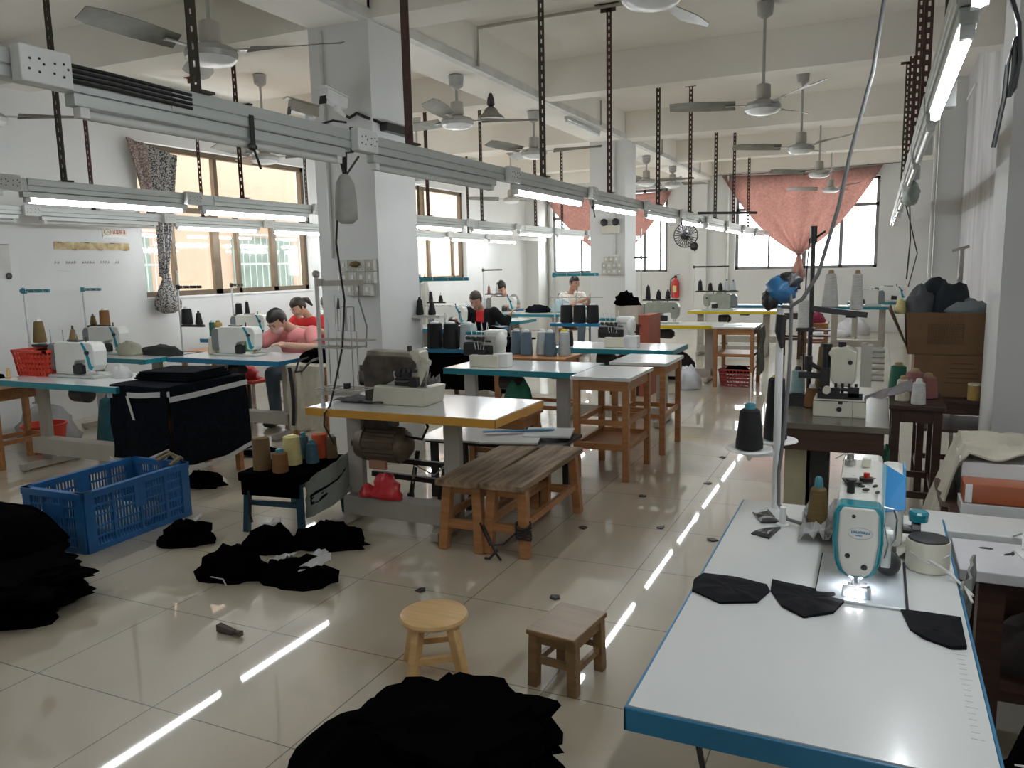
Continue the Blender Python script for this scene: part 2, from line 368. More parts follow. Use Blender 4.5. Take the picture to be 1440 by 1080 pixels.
fill(XC, [3.2, 4.67, 6.16, 7.65, 9.15, 10.65, 12.15, 13.65], 1.937, [0, 0, 1, 1, 1, 1, 1, 1], LC, zb=2.03)
fill(XD, [.6, 2.05, 3.5, 5.0, 6.5, 8.0, 9.5, 11, 12.5], 1.967, [1, 1, 0, 0, 0, 0, 0, 0, 0], LD, 1, zb=2.06)
for k, (x, y, z) in enumerate([(XB, .26, 1.917)]): tube_light(x, y, y+1.26, z, 1, f'glowing tube light added out of view as fill, {ORD[k]} of those')  # extra lit tube, never seen, added to brighten the near room
def bars(x, spec, rname, zb=2.048):
    spec = [q for q in spec if any(inview(x, q[0], zb+e) for e in (.05, .3, .6, .9))]
    for k, (y, top, m) in enumerate(spec):
        angle_bar(x, y, zb, ZC if top else ZB+.01, m, f'slotted brown steel bar hanging over the {rname}, {ORD[k]} from the camera', bool(top))
bars(XA, [(.6, 1, 'rust'), (2.05, 0, 'olive'), (3.37, 1, 'rust'), (5.05, 0, 'olive'), (6.5, 1, 'rust'), (8.1, 0, 'olive'), (9.6, 1, 'rust'), (11.2, 0, 'olive'), (12.7, 1, 'rust'), (14.2, 0, 'olive')], LA)
bars(XB, [(3.48, 1, 'olive'), (5.04, 0, 'rust'), (6.45, 1, 'rust'), (7.97, 0, 'rust'), (9.33, 1, 'olive'), (11.1, 0, 'rust'), (12.2, 1, 'olive'), (14.2, 0, 'rust')], LB, 2.048)
bars(XC, [(5.3, 1, 'rust'), (6.65, 1, 'rust'), (8.43, 1, 'olive'), (11.2, 0, 'olive'), (12.9, 1, 'olive')], LC, 2.068)
bars(XD, [(2.4, 1, 'olive'), (3.1, 1, 'olive'), (5.0, 0, 'rust'), (6.4, 1, 'rust'), (8.0, 0, 'rust'), (9.7, 1, 'olive')], LD, 2.098)
# ---------------------------------------------------------------- ceiling fans
FANM = mat('fan_grey_enamel', (.38, .38, .36), .35, .2, var=.1, scale=12); BLD = mat('dusty_fan_blade', (.20, .20, .175), .4, .5, var=.25, scale=7); GLS = mat('fan_white_cap', (.72, .74, .73), .25)
FP = {}
def fan(x, y, zh, top, a0, label, R=.76):
    t = thing('ceiling_fan', label, 'ceiling fan', (x, y, zh), 0, 'ceiling fans')
    h = top-zh; b = MB(); b.lathe([(.02, h-.13), (.062, h-.1), (.07, h-.01), (.05, h)], n=14); b.build('canopy', FANM, t, smooth=A35)
    MB().cyl((0, 0, .18), (0, 0, h-.1), .013, n=8).build('rod', FANM, t)
    MB().lathe([(.035, .21), (.058, .2), (.062, .1), (.05, .08)], n=14).build('rod_sleeve', M['leg'], t, smooth=A35)
    MB().lathe([(.05, .085), (.13, .06), (.15, .03), (.145, .0)], n=20).build('motor', FANM, t, smooth=A35)
    MB().lathe([(.145, .004), (.12, -.022), (.06, -.036), (.005, -.04)], n=20).build('bottom_cap', GLS, t, smooth=A35)
    for k in range(3):
        a = a0+k*2*PI/3; c, s = math.cos(a), math.sin(a)
        def pt(r, wv, dz): return (c*r-s*wv, s*r+c*wv, dz)
        bl = MB(); ir = MB(); ir.bar(pt(.1, 0, .045), pt(.3, 0, .047), .035, .008)
        def fn(u, v):
            r = .22+u*(R-.22); wv = (v-.5)*(.085+.075*min(1, u*2.2))*(1-.35*max(0, u-.88)/.12)
            return pt(r, wv, .05+(v-.5)*.055*(1-.3*u)+.02*u)
        bl.sheet(fn, 7, 3, .004); ir.build('blade_iron', FANM, bl.build('blade', BLD, t, smooth=A35))
    return t
D = math.radians
fan(-6.16, 3.97, 2.62, ZC, D(48), 'grey ceiling fan at the left edge, with one blade reaching into view')
fan(-3.53, 3.62, 2.67, ZB, D(-97), 'large grey ceiling fan nearest the camera in front of the white column')
fan(-6.12, 6.95, 2.65, ZC, D(33), 'ceiling fan in front of the left window beside the patterned curtain')
fan(-3.55, 6.6, 2.74, ZB, D(-80), 'ceiling fan hanging from the long beam just behind the column')
fan(-3.6, 8.5, 2.69, ZB, D(-107), 'second ceiling fan under the long beam behind the column')
fan(-.94, 7.1, 2.7, ZC, D(-50), 'ceiling fan in the right aisle nearest to the camera with visible rod')
fan(-.88, 9.9, 2.7, ZC, D(-43), 'ceiling fan second along the right aisle, just before the red curtain')
fan(-.88, 12.9, 2.7, ZC, D(-30), 'small-looking ceiling fan against the top of the right red curtain')
fan(-.88, 15.9, 2.7, ZC, D(-50), 'farthest ceiling fan, hanging right before the far right window')
fan(-1.04, 3.92, 2.7, ZC, D(-155), 'ceiling fan cut by the top edge, its blade pointing away')
fan(-5.95, 9.85, 2.66, ZC, D(-50), 'ceiling fan seen behind the column near the second left window')
fan(-6.1, 13.3, 2.62, ZC, D(-30), 'ceiling fan far back left near the room corner')
fan(-3.5, 12.9, 2.74, ZB, D(20), 'ceiling fan under the long beam beside the second column')
fan(-3.45, 14.5, 2.83, ZB, D(-70), 'last ceiling fan under the long beam before the far wall')
# ---------------------------------------------------------------- sewing tables
TEALS = mat('teal_stripe', (.0, .25, .33), .35); DK = mat('dark_gap', (.008, .008, .008), .6)
def sewing_table(x0, y0, L, W, label, edge, top='lam', legs=(.11, .86), legm='leg', z=.71, bar=(.05, .16), group='sewing tables', barw=.02):
    t = thing('sewing_table', label, 'sewing table', (x0+L/2, y0+W/2, 0), 0, group)
    MB().box((0, 0, z-.018), (L-.008, W-.008, .036)).build('tabletop', M[top], t)
    b = MB(); h = .043
    for sy in (-1, 1): b.box((0, sy*(W/2), z-.0235), (L+.006, .006, h))
    for sx in (-1, 1): b.box((sx*(L/2), 0, z-.0235), (.006, W+.006, h))
    b.build('edge_band', M[edge], t, bevel=.002)
    for f in legs:
        x = -L/2+f*L; b = MB(); b.box((x, 0, .035), (.05, W*.84, .05)); b.box((x, -.02, (z-.045+.06)/2), (.1, .045, z-.105)); b.box((x, 0, z-.05), (.05, W*.7, .03))
        for sy in (-1, 1): b.cyl((x, sy*W*.36, 0), (x, sy*W*.36, .012), .022)
        b.build('leg', M[legm], t, bevel=.004)
    if bar:
        MB().lathe([(.02, -.1), (.06, -.09), (.065, .06), (.03, .1)], (-L*.12, .05, z-.14), 16, (0, PI/2, 0)).build('motor', M['gun'], t, smooth=A35) if z == .71 and edge != 'yellow' else None
        a, e = (-L/2+f*L for f in legs); b = MB(); b.box(((a+e)/2, -.11, (bar[0]+bar[1])/2), (e-a+.08, barw, bar[1]-bar[0])); b.box(((a+e)/2, -.06, bar[1]-.008), (e-a+.06, .11, .014))
        b.build('crossbar', M[legm], t, bevel=.003)
    return t
sewing_table(-2.87, 3.46, 1.17, .62, 'worn table with orange-yellow edge carrying the grimy machine, behind the two benches', 'yellow', legs=(.1, .655))
sewing_table(-2.98, 5.2, 1.08, .6, 'white table with teal edge just behind the orange-edged one', 'teal', legs=(.08, .8), legm='legw')
sewing_table(-2.74, 6.78, 1.14, .6, 'white table with teal edge carrying three black cones, before the second column', 'teal')
sewing_table(-2.87, 9.62, 1.15, .6, 'white table with lemon-yellow edge beside the small wooden shelf table', 'lemon')
sewing_table(-2.72, 12.5, 1.35, .6, 'long lemon-edged table before the far right window', 'lemon')
sewing_table(-2.62, 14.2, 1.25, .6, 'pale table with bright blue edge nearest the far right window', 'blue')
sewing_table(-5.95, 3.68, 1.3, .6, 'long teal-edged table with the red basket at the far left', 'teal', legs=(.1, .84), bar=(.12, .24))
sewing_table(-5.87, 5.2, 1.3, .6, 'white table with bright blue edge where the woman in pink works', 'blue', legs=(.3, .88), bar=(.12, .22))
sewing_table(-7.12, 5.0, 1.2, .6, 'blue-edged table against the left wall under the patterned curtain', 'teal', legs=(.2, .86), bar=None)
sewing_table(-7.12, 6.8, 1.2, .6, 'blue-edged table by the left window, in front of the woman in red', 'blue', bar=None)
sewing_table(-5.6, 8.6, 1.3, .6, 'blue-edged table in front of the woman with black jacket', 'blue')
sewing_table(-5.75, 10.0, 1.25, .6, 'teal-edged table beside the black-jacketed woman, under her resting hand', 'teal', bar=None)
sewing_table(-5.75, 11.5, 1.25, .6, 'teal-edged table in front of the masked worker', 'teal', bar=None)
sewing_table(-5.4, 13.5, 1.25, .6, 'teal-edged table behind the man in the pale shirt', 'teal', bar=None)
sewing_table(-7.1, 8.25, 1.15, .6, 'blue-edged table by the second left window', 'blue', bar=None)
sewing_table(-7.0, 12.6, 1.15, .6, 'blue-edged table in the far left corner piled with pale cloth', 'blue', bar=None)
sewing_table(-.75, 13.8, .95, .6, 'turquoise-edged table at the back right, left of the cardboard boxes', 'teal')
sewing_table(-.5, 15.3, 1.15, .6, 'turquoise-edged table against the far wall at back right', 'teal', bar=None)
# ---------------------------------------------------------------- lockstitch machines
HW = mat('machine_white', (.66, .67, .64), .3, var=.04); SMOKE = mat('smoky_motor_cover', (.16, .18, .18), .25); GRN = mat('grey_green_enamel', (.30, .32, .27), .35, .1, var=.12, scale=10)
LM = {}
def lockstitch(x, y, z, label, body=None, stripe=True, sx=1, rz=0, group='lockstitch sewing machines'):
    body = body or HW; key = (body.name, stripe, sx)
    if key in LM: return dup(LM[key], (x, y, z), rz, label, group)
    t = thing('sewing_machine', label, 'sewing machine', (x, y, z), rz, group); LM[key] = t
    T = Matrix(((sx, 0, 0, 0), (0, 0, -1, 0), (0, 1, 0, 0), (0, 0, 0, 1)))
    MB().box((0, 0, .009), (.50, .17, .018)).build('bed', M['alu'], t, bevel=.004)
    b = MB(); pr = [(-.2, .018), (.0, .018), (.005, .10), (.03, .125), (.13, .135), (.135, .07), (.15, .055), (.2, .055), (.225, .09), (.235, .2), (.22, .245), (.19, .262), (-.17, .262), (-.2, .24)]
    b.prism(pr, -.055, .055, T=T); armo = b.build('arm', body, t, bevel=.008)
    if stripe:
        for yy in (-.0565, .0565):
            b = MB(); b.prism([(.1, .262), (.125, .262), (.165, .2), (.2, .09), (.225, .09), (.2, .062), (.17, .07), (.145, .19)], yy-.002, yy+.002, T=T); b.build('side_stripe', TEALS, armo)
    b = MB(); b.prism([(-.29, .05), (-.2, .04), (-.2, .24), (-.26, .25), (-.29, .21)], -.05, .05, T=T); b.build('motor_cover', SMOKE, t, bevel=.01)
    b = MB(); s = sx; b.cyl((.165*s, 0, .06), (.165*s, 0, .022), .005); b.cyl((.18*s, 0, .06), (.18*s, 0, .02), .004); b.box((.17*s, -.005, .02), (.03, .035, .006)); b.build('needle_bar', M['steel'], t)
    b = MB(); b.box((.05*s, -.045, .06), (.09, .05, .07)); b.cyl((.02*s, -.02, .03), (.02*s, -.02, .1), .03); b.build('hook_cover', M['black'], t, bevel=.01)
    MB().cyl((.08*s, .01, .26), (.08*s, .01, .3), .006).build('thread_pin', M['gun'], t); MB().cyl((-.1*s, .01, .26), (-.1*s, .01, .275), .02).build('winder', M['gun'], t); MB().cyl((.17*s, -.055, .19), (.17*s, -.075, .19), .014).build('tension_knob', M['gun'], t); MB().box((-.02*s, 0, .268), (.1, .05, .012)).build('control_pad', M['gun'], t, bevel=.002)
    return t
zt = .711
lockstitch(-5.42, 4.0, zt, 'white sewing machine with teal stripe beside the red basket', rz=0)
lockstitch(-6.75, 5.3, zt, 'grey-topped sewing machine on the table under the patterned curtain', rz=0)
lockstitch(-5.28, 5.5, zt, 'white sewing machine in front of the woman in pink')
lockstitch(-6.6, 7.1, zt, 'sewing machine by the left window, before the woman in red')
lockstitch(-4.98, 8.9, zt, 'sewing machine left of the black-jacketed woman', rz=.05)
lockstitch(-5.6, 11.8, zt, 'white sewing machine in front of the masked worker')
lockstitch(-5.1, 13.75, zt, 'sewing machine behind the man in the pale shirt')
lockstitch(-2.5, 9.95, zt, 'grey-green old sewing machine on the lemon-edged table', GRN, False, 1)
lockstitch(-2.3, 12.8, zt, 'grey-green old machine under black and grey cones, far lemon-edged table', GRN, False, -1)
lockstitch(-.2, 14.1, zt, 'white sewing machine at back right, nearer the cardboard boxes', sx=-1)
lockstitch(.2, 15.6, zt, 'white sewing machine on the farthest right table')
# ---------------------------------------------------------------- thread cones and stands
def cm(n, c): return mat('thread_'+n, c, .75, var=.15, scale=90, bump=.1, stretch=(.3, .3, 3))
TH = dict(black=cm('black', (.004, .004, .005)), olive=cm('olive', (.13, .085, .025)), brown=cm('brown', (.19, .085, .025)), khaki=cm('khaki', (.16, .1, .04)), white=cm('white', (.62, .62, .6)), grey=cm('grey', (.42, .45, .46)), slate=cm('slate', (.09, .14, .18)),
 cream=cm('cream', (.60, .56, .44)), yellow=cm('pale_yellow', (.66, .58, .27)), teal=cm('dusty_blue', (.05, .13, .18)), orange=cm('orange_red', (.62, .10, .04)), green=cm('green', (.015, .12, .07)), pink=cm('pink', (.28, .12, .11)), sky=cm('pale_blue', (.26, .4, .42)), gold=cm('ochre', (.4, .26, .08)))
CORE = dict(white=M['white'], black=M['black'], blue=mat('blue_core', (.04, .2, .25), .4), yellow=mat('yellow_core', (.6, .5, .03), .4), tan=mat('card_core', (.35, .25, .14), .7))
CC = {}
def cone(x, y, z, col, label, h=.16, r=.046, r1=.032, core='white', group=None, tip=.02):
    key = (col, h, r, r1, core, tip)
    if key in CC: return dup(CC[key], (x, y, z), 0, label, group)
    t = thing('thread_cone', label, 'thread cone', (x, y, z), 0, group); CC[key] = t
    MB().lathe([(r*.8, .0), (r, .004), (r, .02), (r1, h-.006), (r1*.72, h)], n=18).build('thread', TH[col], t, smooth=A35)
    MB().lathe([(r1*.6, h-.004), (r1*.5, h+tip*.8), (r1*.3, h+tip)], n=14).build('core', CORE[core], t, smooth=A35)
    return t
def stand(x, y, z, h, label, arms=(), trays=(), m='legw', armm='teal', r=.009, name='thread_stand'):
    t = thing(name, label, 'thread stand', (x, y, z)); b = MB(); b.cyl((0, 0, 0), (0, 0, h), r, n=8); b.cyl((0, 0, 0), (0, 0, .012), .03); b.build('pole', M[m], t)
    for zz, x0, x1, yy in arms:
        b = MB(); b.box(((x0+x1)/2, yy, zz), (x1-x0, .02, .026)); b.box((0, yy/2, zz), (.03, abs(yy)+.03, .045)); ta = b.build('thread_arm', M[armm], t, bevel=.002)
        g = MB()
        for k in range(3): q = x0+(x1-x0)*(.35+.3*k); g.tube([(q, yy-.012, zz), (q, yy-.04, zz-.005), (q, yy-.04, zz+.02)], .003, 5)
        g.build('thread_guide', M['steel'], ta)
    for zz, x0, x1 in trays:
        b = MB(); b.box(((x0+x1)/2, 0, zz), (x1-x0, .03, .018)); n = max(1, round((x1-x0)/.16))
        for k in range(n): q = x0+(x1-x0)*(k+.5)/n; b.cyl((q, 0, zz+.008), (q, 0, zz+.014), .055, n=16)
        tr_ = b.build('spool_tray', M['gun'] if armm != 'blue' else M['blue'], t)
        b = MB()
        for k in range(n): q = x0+(x1-x0)*(k+.5)/n; b.cyl((q, 0, zz+.008), (q, 0, zz+.13), .004, n=6)
        b.build('spool_pins', M['steel'], tr_)
    return t
stand(-6.12, 4.1, .45, .93, 'leaning thread stand with teal arm above the red basket, far left', [(.9, -.04, .3, 0)], [(.47, .04, .62)], armm='teal')
cone(-5.99, 4.1, .945, 'olive', 'taller olive thread cone above the red basket', .17, .048)
cone(-5.6, 4.1, .945, 'khaki', 'small pointed olive cone beside the taller one above the basket', .11, .036, .016, 'black', tip=.03)
stand(-7.3, 5.5, .711, .63, 'thread stand with short teal arm against the left wall', [(.61, -.02, .26, 0)], [(.24, .03, .36)])
cone(-7.19, 5.5, .966, 'olive', 'small olive cone on the wall-side stand, left of the brown one', .09, .032, .02, 'blue')
cone(-7.02, 5.5, .966, 'brown', 'big brown cone on the wall-side stand', .15, .05, .045)
stand(-6.12, 5.62, .711, .78, 'thread stand with black cones left of the woman in pink', [(.62, 0, .3, 0)], [(.25, .02, .3)], armm='black', m='legw')
cone(-6.03, 5.62, .976, 'black', 'large black cone on the stand over the green basket', .15, .054, .045)
cone(-5.88, 5.62, .976, 'black', 'slim black cone right of the large black one, over the green basket', .11, .034, .02, 'black')
stand(-7.02, 7.25, .711, .63, 'thread stand with two black cones under the left window sill', [(.6, 0, .18, 0)], [(.24, .02, .28)], armm='gun')
cone(-6.93, 7.25, .966, 'black', 'fat black cone under the left window sill', .13, .042, .036)
cone(-6.8, 7.25, .966, 'black', 'thin black cone under the left window sill', .15, .028, .018)
# overlock stands down the middle: wide blue shelf with three large cones
def wide_stand(x, y, w, label, zsh=.81):
    t = stand(x, y, .711, .70, label, [(.66, -.02, w+.02, 0)], m='legw', armm='teal')
    MB().box((w/2+.02, 0, zsh-.711), (w+.1, .12, .03)).build('spool_shelf', M['blue'], t, bevel=.003)
    b = MB()
    for k in range(3): b.cyl((w*(k+.55)/3, 0, zsh-.70), (w*(k+.55)/3, 0, zsh-.711+.3), .004, n=6)
    b.build('spool_pins', M['steel'], t); MB().box((w/2, 0, .45), (w+.12, .008, .008)).build('guide_bar', M['steel'], t); return t
wide_stand(-3.34, 5.5, .42, 'tall blue thread rack left of the overlock machine, behind the column')
for k, c in enumerate(('black', 'black', 'grey')): cone(-3.22+.15*k, 5.5, .826, c, ('left black cone', 'right black cone', 'pale grey cone')[k]+' on the blue rack behind the column', .2, .068, .06, tip=.012)
wide_stand(-2.8, 7.05, .42, 'tall blue thread rack with three black cones before the second column', .905)
for k in range(3): cone(-2.68+.13*k, 7.05, .921, 'black', ('left', 'middle', 'right')[k]+' of three black cones on the rack before the second column', .17, .06, .055, tip=.012)
cone(-3.26, 5.35, 1.1, 'black', 'small black cone high on the blue rack, left one', .12, .03, .02, 'black'); cone(-3.15, 5.35, 1.1, 'black', 'small black cone high on the blue rack, right one', .1, .03, .016, 'black')
MB_ = MB(); MB_.box((-3.2, 5.35, 1.088), (.3, .12, .02)); MB_.bar((-3.33, 5.49, 1.08), (-3.2, 5.36, 1.08), .016); tag(MB_.build('spool_bracket', M['legw']), 'small upper bracket with two cones on the blue rack', 'bracket')
for k, (x, c) in enumerate(((-2.66, 'slate'), (-2.5, 'grey'), (-2.35, 'grey'))): pass
stand(-2.81, 10.13, .711, 1.2, 'tall pale thread stand on the lemon-edged table by the second column', [(.83, -.1, .08, 0)], [(.28, .02, .5)], armm='gun')
for k, (x, h) in enumerate(((-2.81, .16), (-2.67, .1), (-2.55, .1))): cone(x+.09, 10.13, 1.006, 'black', ('tallest black cone', 'middle black cone', 'right black cone')[k]+' above the grey-green machine on the lemon-edged table', h, .034, .022, 'black')
stand(-2.72, 12.95, .711, .7, 'thread stand on the far lemon-edged table before the white pole', [(.68, 0, .55, 0)], [(.29, .03, .7)], armm='gun')
for k, (x, c, h) in enumerate(((-2.62, 'black', .15), (-2.46, 'black', .1), (-2.3, 'black', .1), (-2.2, 'grey', .15), (-2.1, 'grey', .14))): cone(x, 12.95, 1.016, c, f'{c} thread cone on the far lemon-edged table, {ORD[k]} from the left', h, .04, .028, 'black')
stand(-5.45, 9.1, .711, .68, 'thread stand behind the left shoulder of the black-jacketed woman', [(.62, 0, .3, 0)], [(.3, .02, .3)], armm='gun')
cone(-5.37, 9.1, 1.026, 'black', 'black cone left of the jacketed woman, taller', .13, .03, .02); cone(-5.22, 9.1, 1.026, 'black', 'black cone left of the jacketed woman, shorter', .08, .03, .016)
stand(-6.0, 11.9, .711, .75, 'thread stand with dark arm left of the masked worker', [(.7, 0, .35, 0)], [(.3, .03, .35)], armm='gun')
cone(-5.9, 11.9, 1.026, 'pink', 'reddish cone behind the masked worker', .12, .028, .018); cone(-5.75, 11.9, 1.026, 'grey', 'grey cone behind the masked worker', .12, .028, .018)
stand(-4.6, 14.05, .711, .78, 'thread stand in the far middle left of the man', [(.75, 0, .4, 0)], [(.3, .03, .35)], armm='gun')
cone(-4.5, 14.05, 1.026, 'black', 'black cone left of the man in the pale shirt', .16, .05, .04); cone(-4.3, 14.05, 1.026, 'black', 'small black cone left of the man in the pale shirt', .1, .035, .02)
# cones waiting on the little wooden table beside the teal-edged table
for k, (x, y, c) in enumerate(((-2.82, 6.2, 'slate'), (-2.70, 6.14, 'slate'), (-2.58, 6.2, 'grey'), (-2.48, 6.13, 'slate'), (-2.38, 6.2, 'grey'))): cone(x, y, .712, c, f'{("slate blue" if c == "slate" else "pale grey")} cone on the small wooden table, {ORD[k]} from the left', .2, .054, .042, 'yellow' if k == 4 else 'white')
# ---------------------------------------------------------------- compact overlock machines
def overlock(x, y, z, label, rz=0):
    t = thing('overlock_machine', label, 'sewing machine', (x, y, z), rz, 'overlock machines')
    b = MB(); b.box((.06, -.02, .045), (.24, .2, .09)); b.build('base', M['offwhite'], t, bevel=.006)
    b = MB(); b.box((0, .04, .16), (.3, .14, .15)); b.box((.1, .02, .24), (.16, .12, .07)); b.build('body', HW, t, bevel=.02)
    b = MB(); b.box((-.03, .03, .248), (.22, .1, .022)); b.build('lid', M['teal'], t, bevel=.006)
    b = MB()
    b.box((-.02, -.045, .12), (.24, .03, .08)); b.box((-.08, -.06, .15), (.09, .04, .05)); b.box((.03, -.06, .11), (.07, .05, .04)); b.cyl((-.13, -.05, .17), (.02, -.06, .17), .012); b.cyl((-.05, -.065, .2), (.1, -.06, .19), .008)
    for k in range(4): b.cyl((-.1+.045*k, -.03, .21), (-.1+.045*k, -.075, .215), .014)
    b.build('looper_mechanism', M['gun'], t, bevel=.003)
    b = MB(); b.ball((.17, -.03, .19), (.045, .05, .075), 10); b.build('needle_head', HW, t, smooth=True)
    b = MB()
    for k in range(4): b.tube([(-.11+.05*k, .02, .27), (-.11+.05*k, .0, .33), (-.06+.04*k, -.06, .24), (-.02+.02*k, -.08, .13)], .0025, 4)
    b.build('threads', TH['white'], t)
    return t
overlock(-2.75, 5.42, .711, 'white overlock machine with teal lid behind the orange-edged table')
overlock(-2.2, 7.02, .711, 'overlock machine on the teal-edged table right of three black cones')
t = thing('spool_of_dark_thread', 'squat dark cone under the three-cone rack', 'thread cone', (-2.63, 6.95, .711)); MB().lathe([(.05, 0), (.052, .02), (.045, .13), (.02, .14)], n=16).build('thread', TH['black'], t, smooth=A35)
MB().lathe([(.012, .13), (.01, .16)], n=8).build('core', CORE['white'], t)
o = MB().b2((-2.62, 5.32, .711), (-2.5, 5.42, .815)).build('white_box', M['white'], bevel=.006); tag(o, 'small white plastic box right of the overlock machine', 'box')
o = MB().b2((-2.08, 6.9, .711), (-1.95, 7.0, .82)).build('white_box', M['white'], bevel=.006); tag(o, 'white box on the teal-edged table beside the second overlock', 'box')
# ---------------------------------------------------------------- wooden tables, stools and benches
def wtable(x0, y0, L, W, h, label, m='wood', top=None, th=.025, lw=.042, rails=(.25, .45), shelf=None, name='wooden_table', cat='table', grp=None, apron=.07, rz=0, rail_sides=True):
    t = thing(name, label, cat, (x0+L/2, y0+W/2, 0), rz, grp)
    MB().box((0, 0, h-th/2), (L+.03, W+.03, th)).build('tabletop', M[top or m], t, bevel=.003)
    for sx in (-1, 1):
        for sy in (-1, 1): MB().bar((sx*(L/2-lw/2), sy*(W/2-lw/2), 0), (sx*(L/2-lw/2), sy*(W/2-lw/2), h-th), lw).build('leg', M[m], t, bevel=.002)
    b = MB()
    for s in (-1, 1):
        b.box((0, s*(W/2-lw/2), h-th-apron/2), (L-lw, .02, apron)); b.box((s*(L/2-lw/2), 0, h-th-apron/2), (.02, W-lw, apron))
    b.build('apron', M[m], t)
    for z in rails:
        b = MB()
        for s in (-1, 1):
            b.box((0, s*(W/2-lw/2), z), (L-lw, .022, .035))
            if rail_sides: b.box((s*(L/2-lw/2), 0, z+.0), (.022, W-lw, .035))
        b.build('stretcher', M[m], t)
    if shelf: MB().box((0, 0, shelf), (L-.01, W-.01, .015)).build('shelf', M[m], t)
    return t
wtable(-1.87, 5.02, .39, .58, .715, 'tall open wooden side table with white top at the end of the teal-edged table', top='lam', rails=(.24, .4), shelf=.22)
wtable(-1.86, 5.86, .42, .55, .715, 'wooden side table standing right behind the white-topped open one', rails=(.3,), top='lam')
wtable(-2.92, 5.95, .62, .4, .711, 'small wooden table holding a row of grey and slate cones', rails=(.3,))
wtable(-1.74, 9.4, .46, .6, .715, 'orange wooden shelf table with pale top and a red basket underneath', top='lam', rails=(.38,), shelf=.385)
wtable(-1.06, 13.0, .36, .45, .5, 'little wooden stand with a magenta bag behind the white post', rails=(.2,), name='wooden_stand')
wtable(-1.33, 12.45, .3, .5, .69, 'dark red-brown wooden stand under the right end of the far lemon-edged table', 'dkwood', rails=(.3,), name='wooden_stand')
wtable(.25, 5.45, .48, .55, .6, 'dark wooden table under the two cardboard boxes by the right wall', 'dkwood', rails=(.12,), shelf=.4)
wtable(-4.62, 3.74, .36, .66, .66, 'wooden stand under the draped dark cloth at the end of the long teal-edged table', rails=(.2,), name='wooden_stand')
wtable(-4.55, 5.3, .38, .5, .66, 'wooden stand under the draped cream canvas', rails=(.2,), name='wooden_stand')
wtable(-6.32, 3.7, .3, .45, .62, 'narrow wooden stand under the left end of the table with the red basket', rails=(.2,), name='wooden_stand')
wtable(-6.62, 6.05, .5, .45, .66, 'plain wooden table beside the green basket, in front of the left wall', rails=(.25,))
wtable(-4.45, 8.0, .6, .5, .6, 'wooden stand buried under black cloth in the middle of the room', 'dkwood', rails=(.2,), name='wooden_stand')
wtable(-2.72, 8.5, .34, .4, .8, 'dark red wooden stand with a paper-topped box before the second column', 'dkwood', rails=(.4,), name='wooden_stand')
RED = mat('red_seat_plastic', (.45, .05, .03), .4)
t = wtable(-2.56, 4.79, .42, .3, .46, 'wooden stool with a red seat between the orange-edged and teal-edged tables', rails=(.2,), name='stool', cat='stool', top=None)
def bench(x0, y0, label, rz):
    t = thing('plank_bench', label, 'bench', (x0, y0, 0), rz, 'rough plank benches'); L, W, h = .92, .235, .385
    b = MB(); b.box((0, 0, h-.016), (W, L, .032)); b.build('seat', M['plank'], t, bevel=.004)
    for sx in (-1, 1):
        for sy in (-1, 1): MB().bar((sx*.105, sy*.4, 0), (sx*.082, sy*.37, h-.03), .05).build('leg', M['wood'], t, bevel=.003)
    for sy in (-1, 1):
        for zz, wd in ((h-.06, .15), (.14, .17)): MB().box((0, sy*(.375 if zz > .2 else .39), zz), (wd, .03, .045)).build('end_rail', M['wood'], t)
    for sx in (-1, 1): MB().box((sx*.095, 0, .17), (.024, .76, .035)).build('stretcher', M['wood'], t)
    return t
bench(-1.93, 3.88, 'weathered plank bench on the left, close to the orange-edged table', .03)
BN2 = bench(-1.675, 3.9, 'weathered plank bench on the right, with black cord tied round its leg', .01)
b = MB()
for k in range(7): a0 = k*.35; b.tube([(-1.575+.04*math.cos(a0+q*PI/5), 3.5+.036*math.sin(a0+q*PI/5), .1+.012*k+.01*math.sin(q)) for q in range(11)], .005, 5)
b.tube([(-1.6, 3.48, .14), (-1.66, 3.44, .08), (-1.74, 3.45, .06), (-1.79, 3.47, .13), (-1.8, 3.46, .17)], .005, 5); b.tube([(-1.78, 3.46, .16), (-1.73, 3.43, .1), (-1.69, 3.42, .03), (-1.66, 3.41, .006)], .006, 5); b.tube([(-1.69, 3.43, .05), (-1.72, 3.4, .012), (-1.75, 3.41, .006)], .007, 5)
o = b.build('tied_cord', M['black'], BN2); o.matrix_parent_inverse = (Matrix.Translation(BN2.location) @ Matrix.Rotation(.01, 4, 'Z')).inverted(); o['label'] = 'black cord tied round the front leg'
# two small stools in the foreground
t = thing('round_stool', 'round pale pine stool standing in the foreground', 'stool', (-1.425, 2.355, 0))
b = MB(); b.lathe([(.113, .193), (.123, .198), (.126, .206), (.122, .216), (.108, .22)], n=40); b.build('seat', M['pine'], t, smooth=A35)
for k in range(4):
    a = k*PI/2-.17; c, s = math.cos(a), math.sin(a); MB().bar((.13*c, .13*s, 0), (.085*c, .085*s, .195), .046, .03).build('leg', M['pine'], t, bevel=.004)
for k in range(4):
    a, e = k*PI/2-.17, (k+1)*PI/2-.17; z = .075 if k % 2 else .105; q = .13-.045*z/.195; MB().bar((q*math.cos(a), q*math.sin(a), z), (q*math.cos(e), q*math.sin(e), z), .02, .022).build('stretcher', M['pine'], t)
t = thing('small_stool', 'little square dark-wood stool at the right of the round one', 'stool', (-.955, 2.485, 0), math.radians(-7))
MB().box((0, 0, .205), (.19, .262, .018)).build('seat', M['wood2'], t, bevel=.004)
for sx in (-1, 1):
    for sy in (-1, 1): MB().bar((sx*.078, sy*.105, 0), (sx*.074, sy*.1, .197), .036).build('leg', M['wood2'], t, bevel=.003)
b = MB()
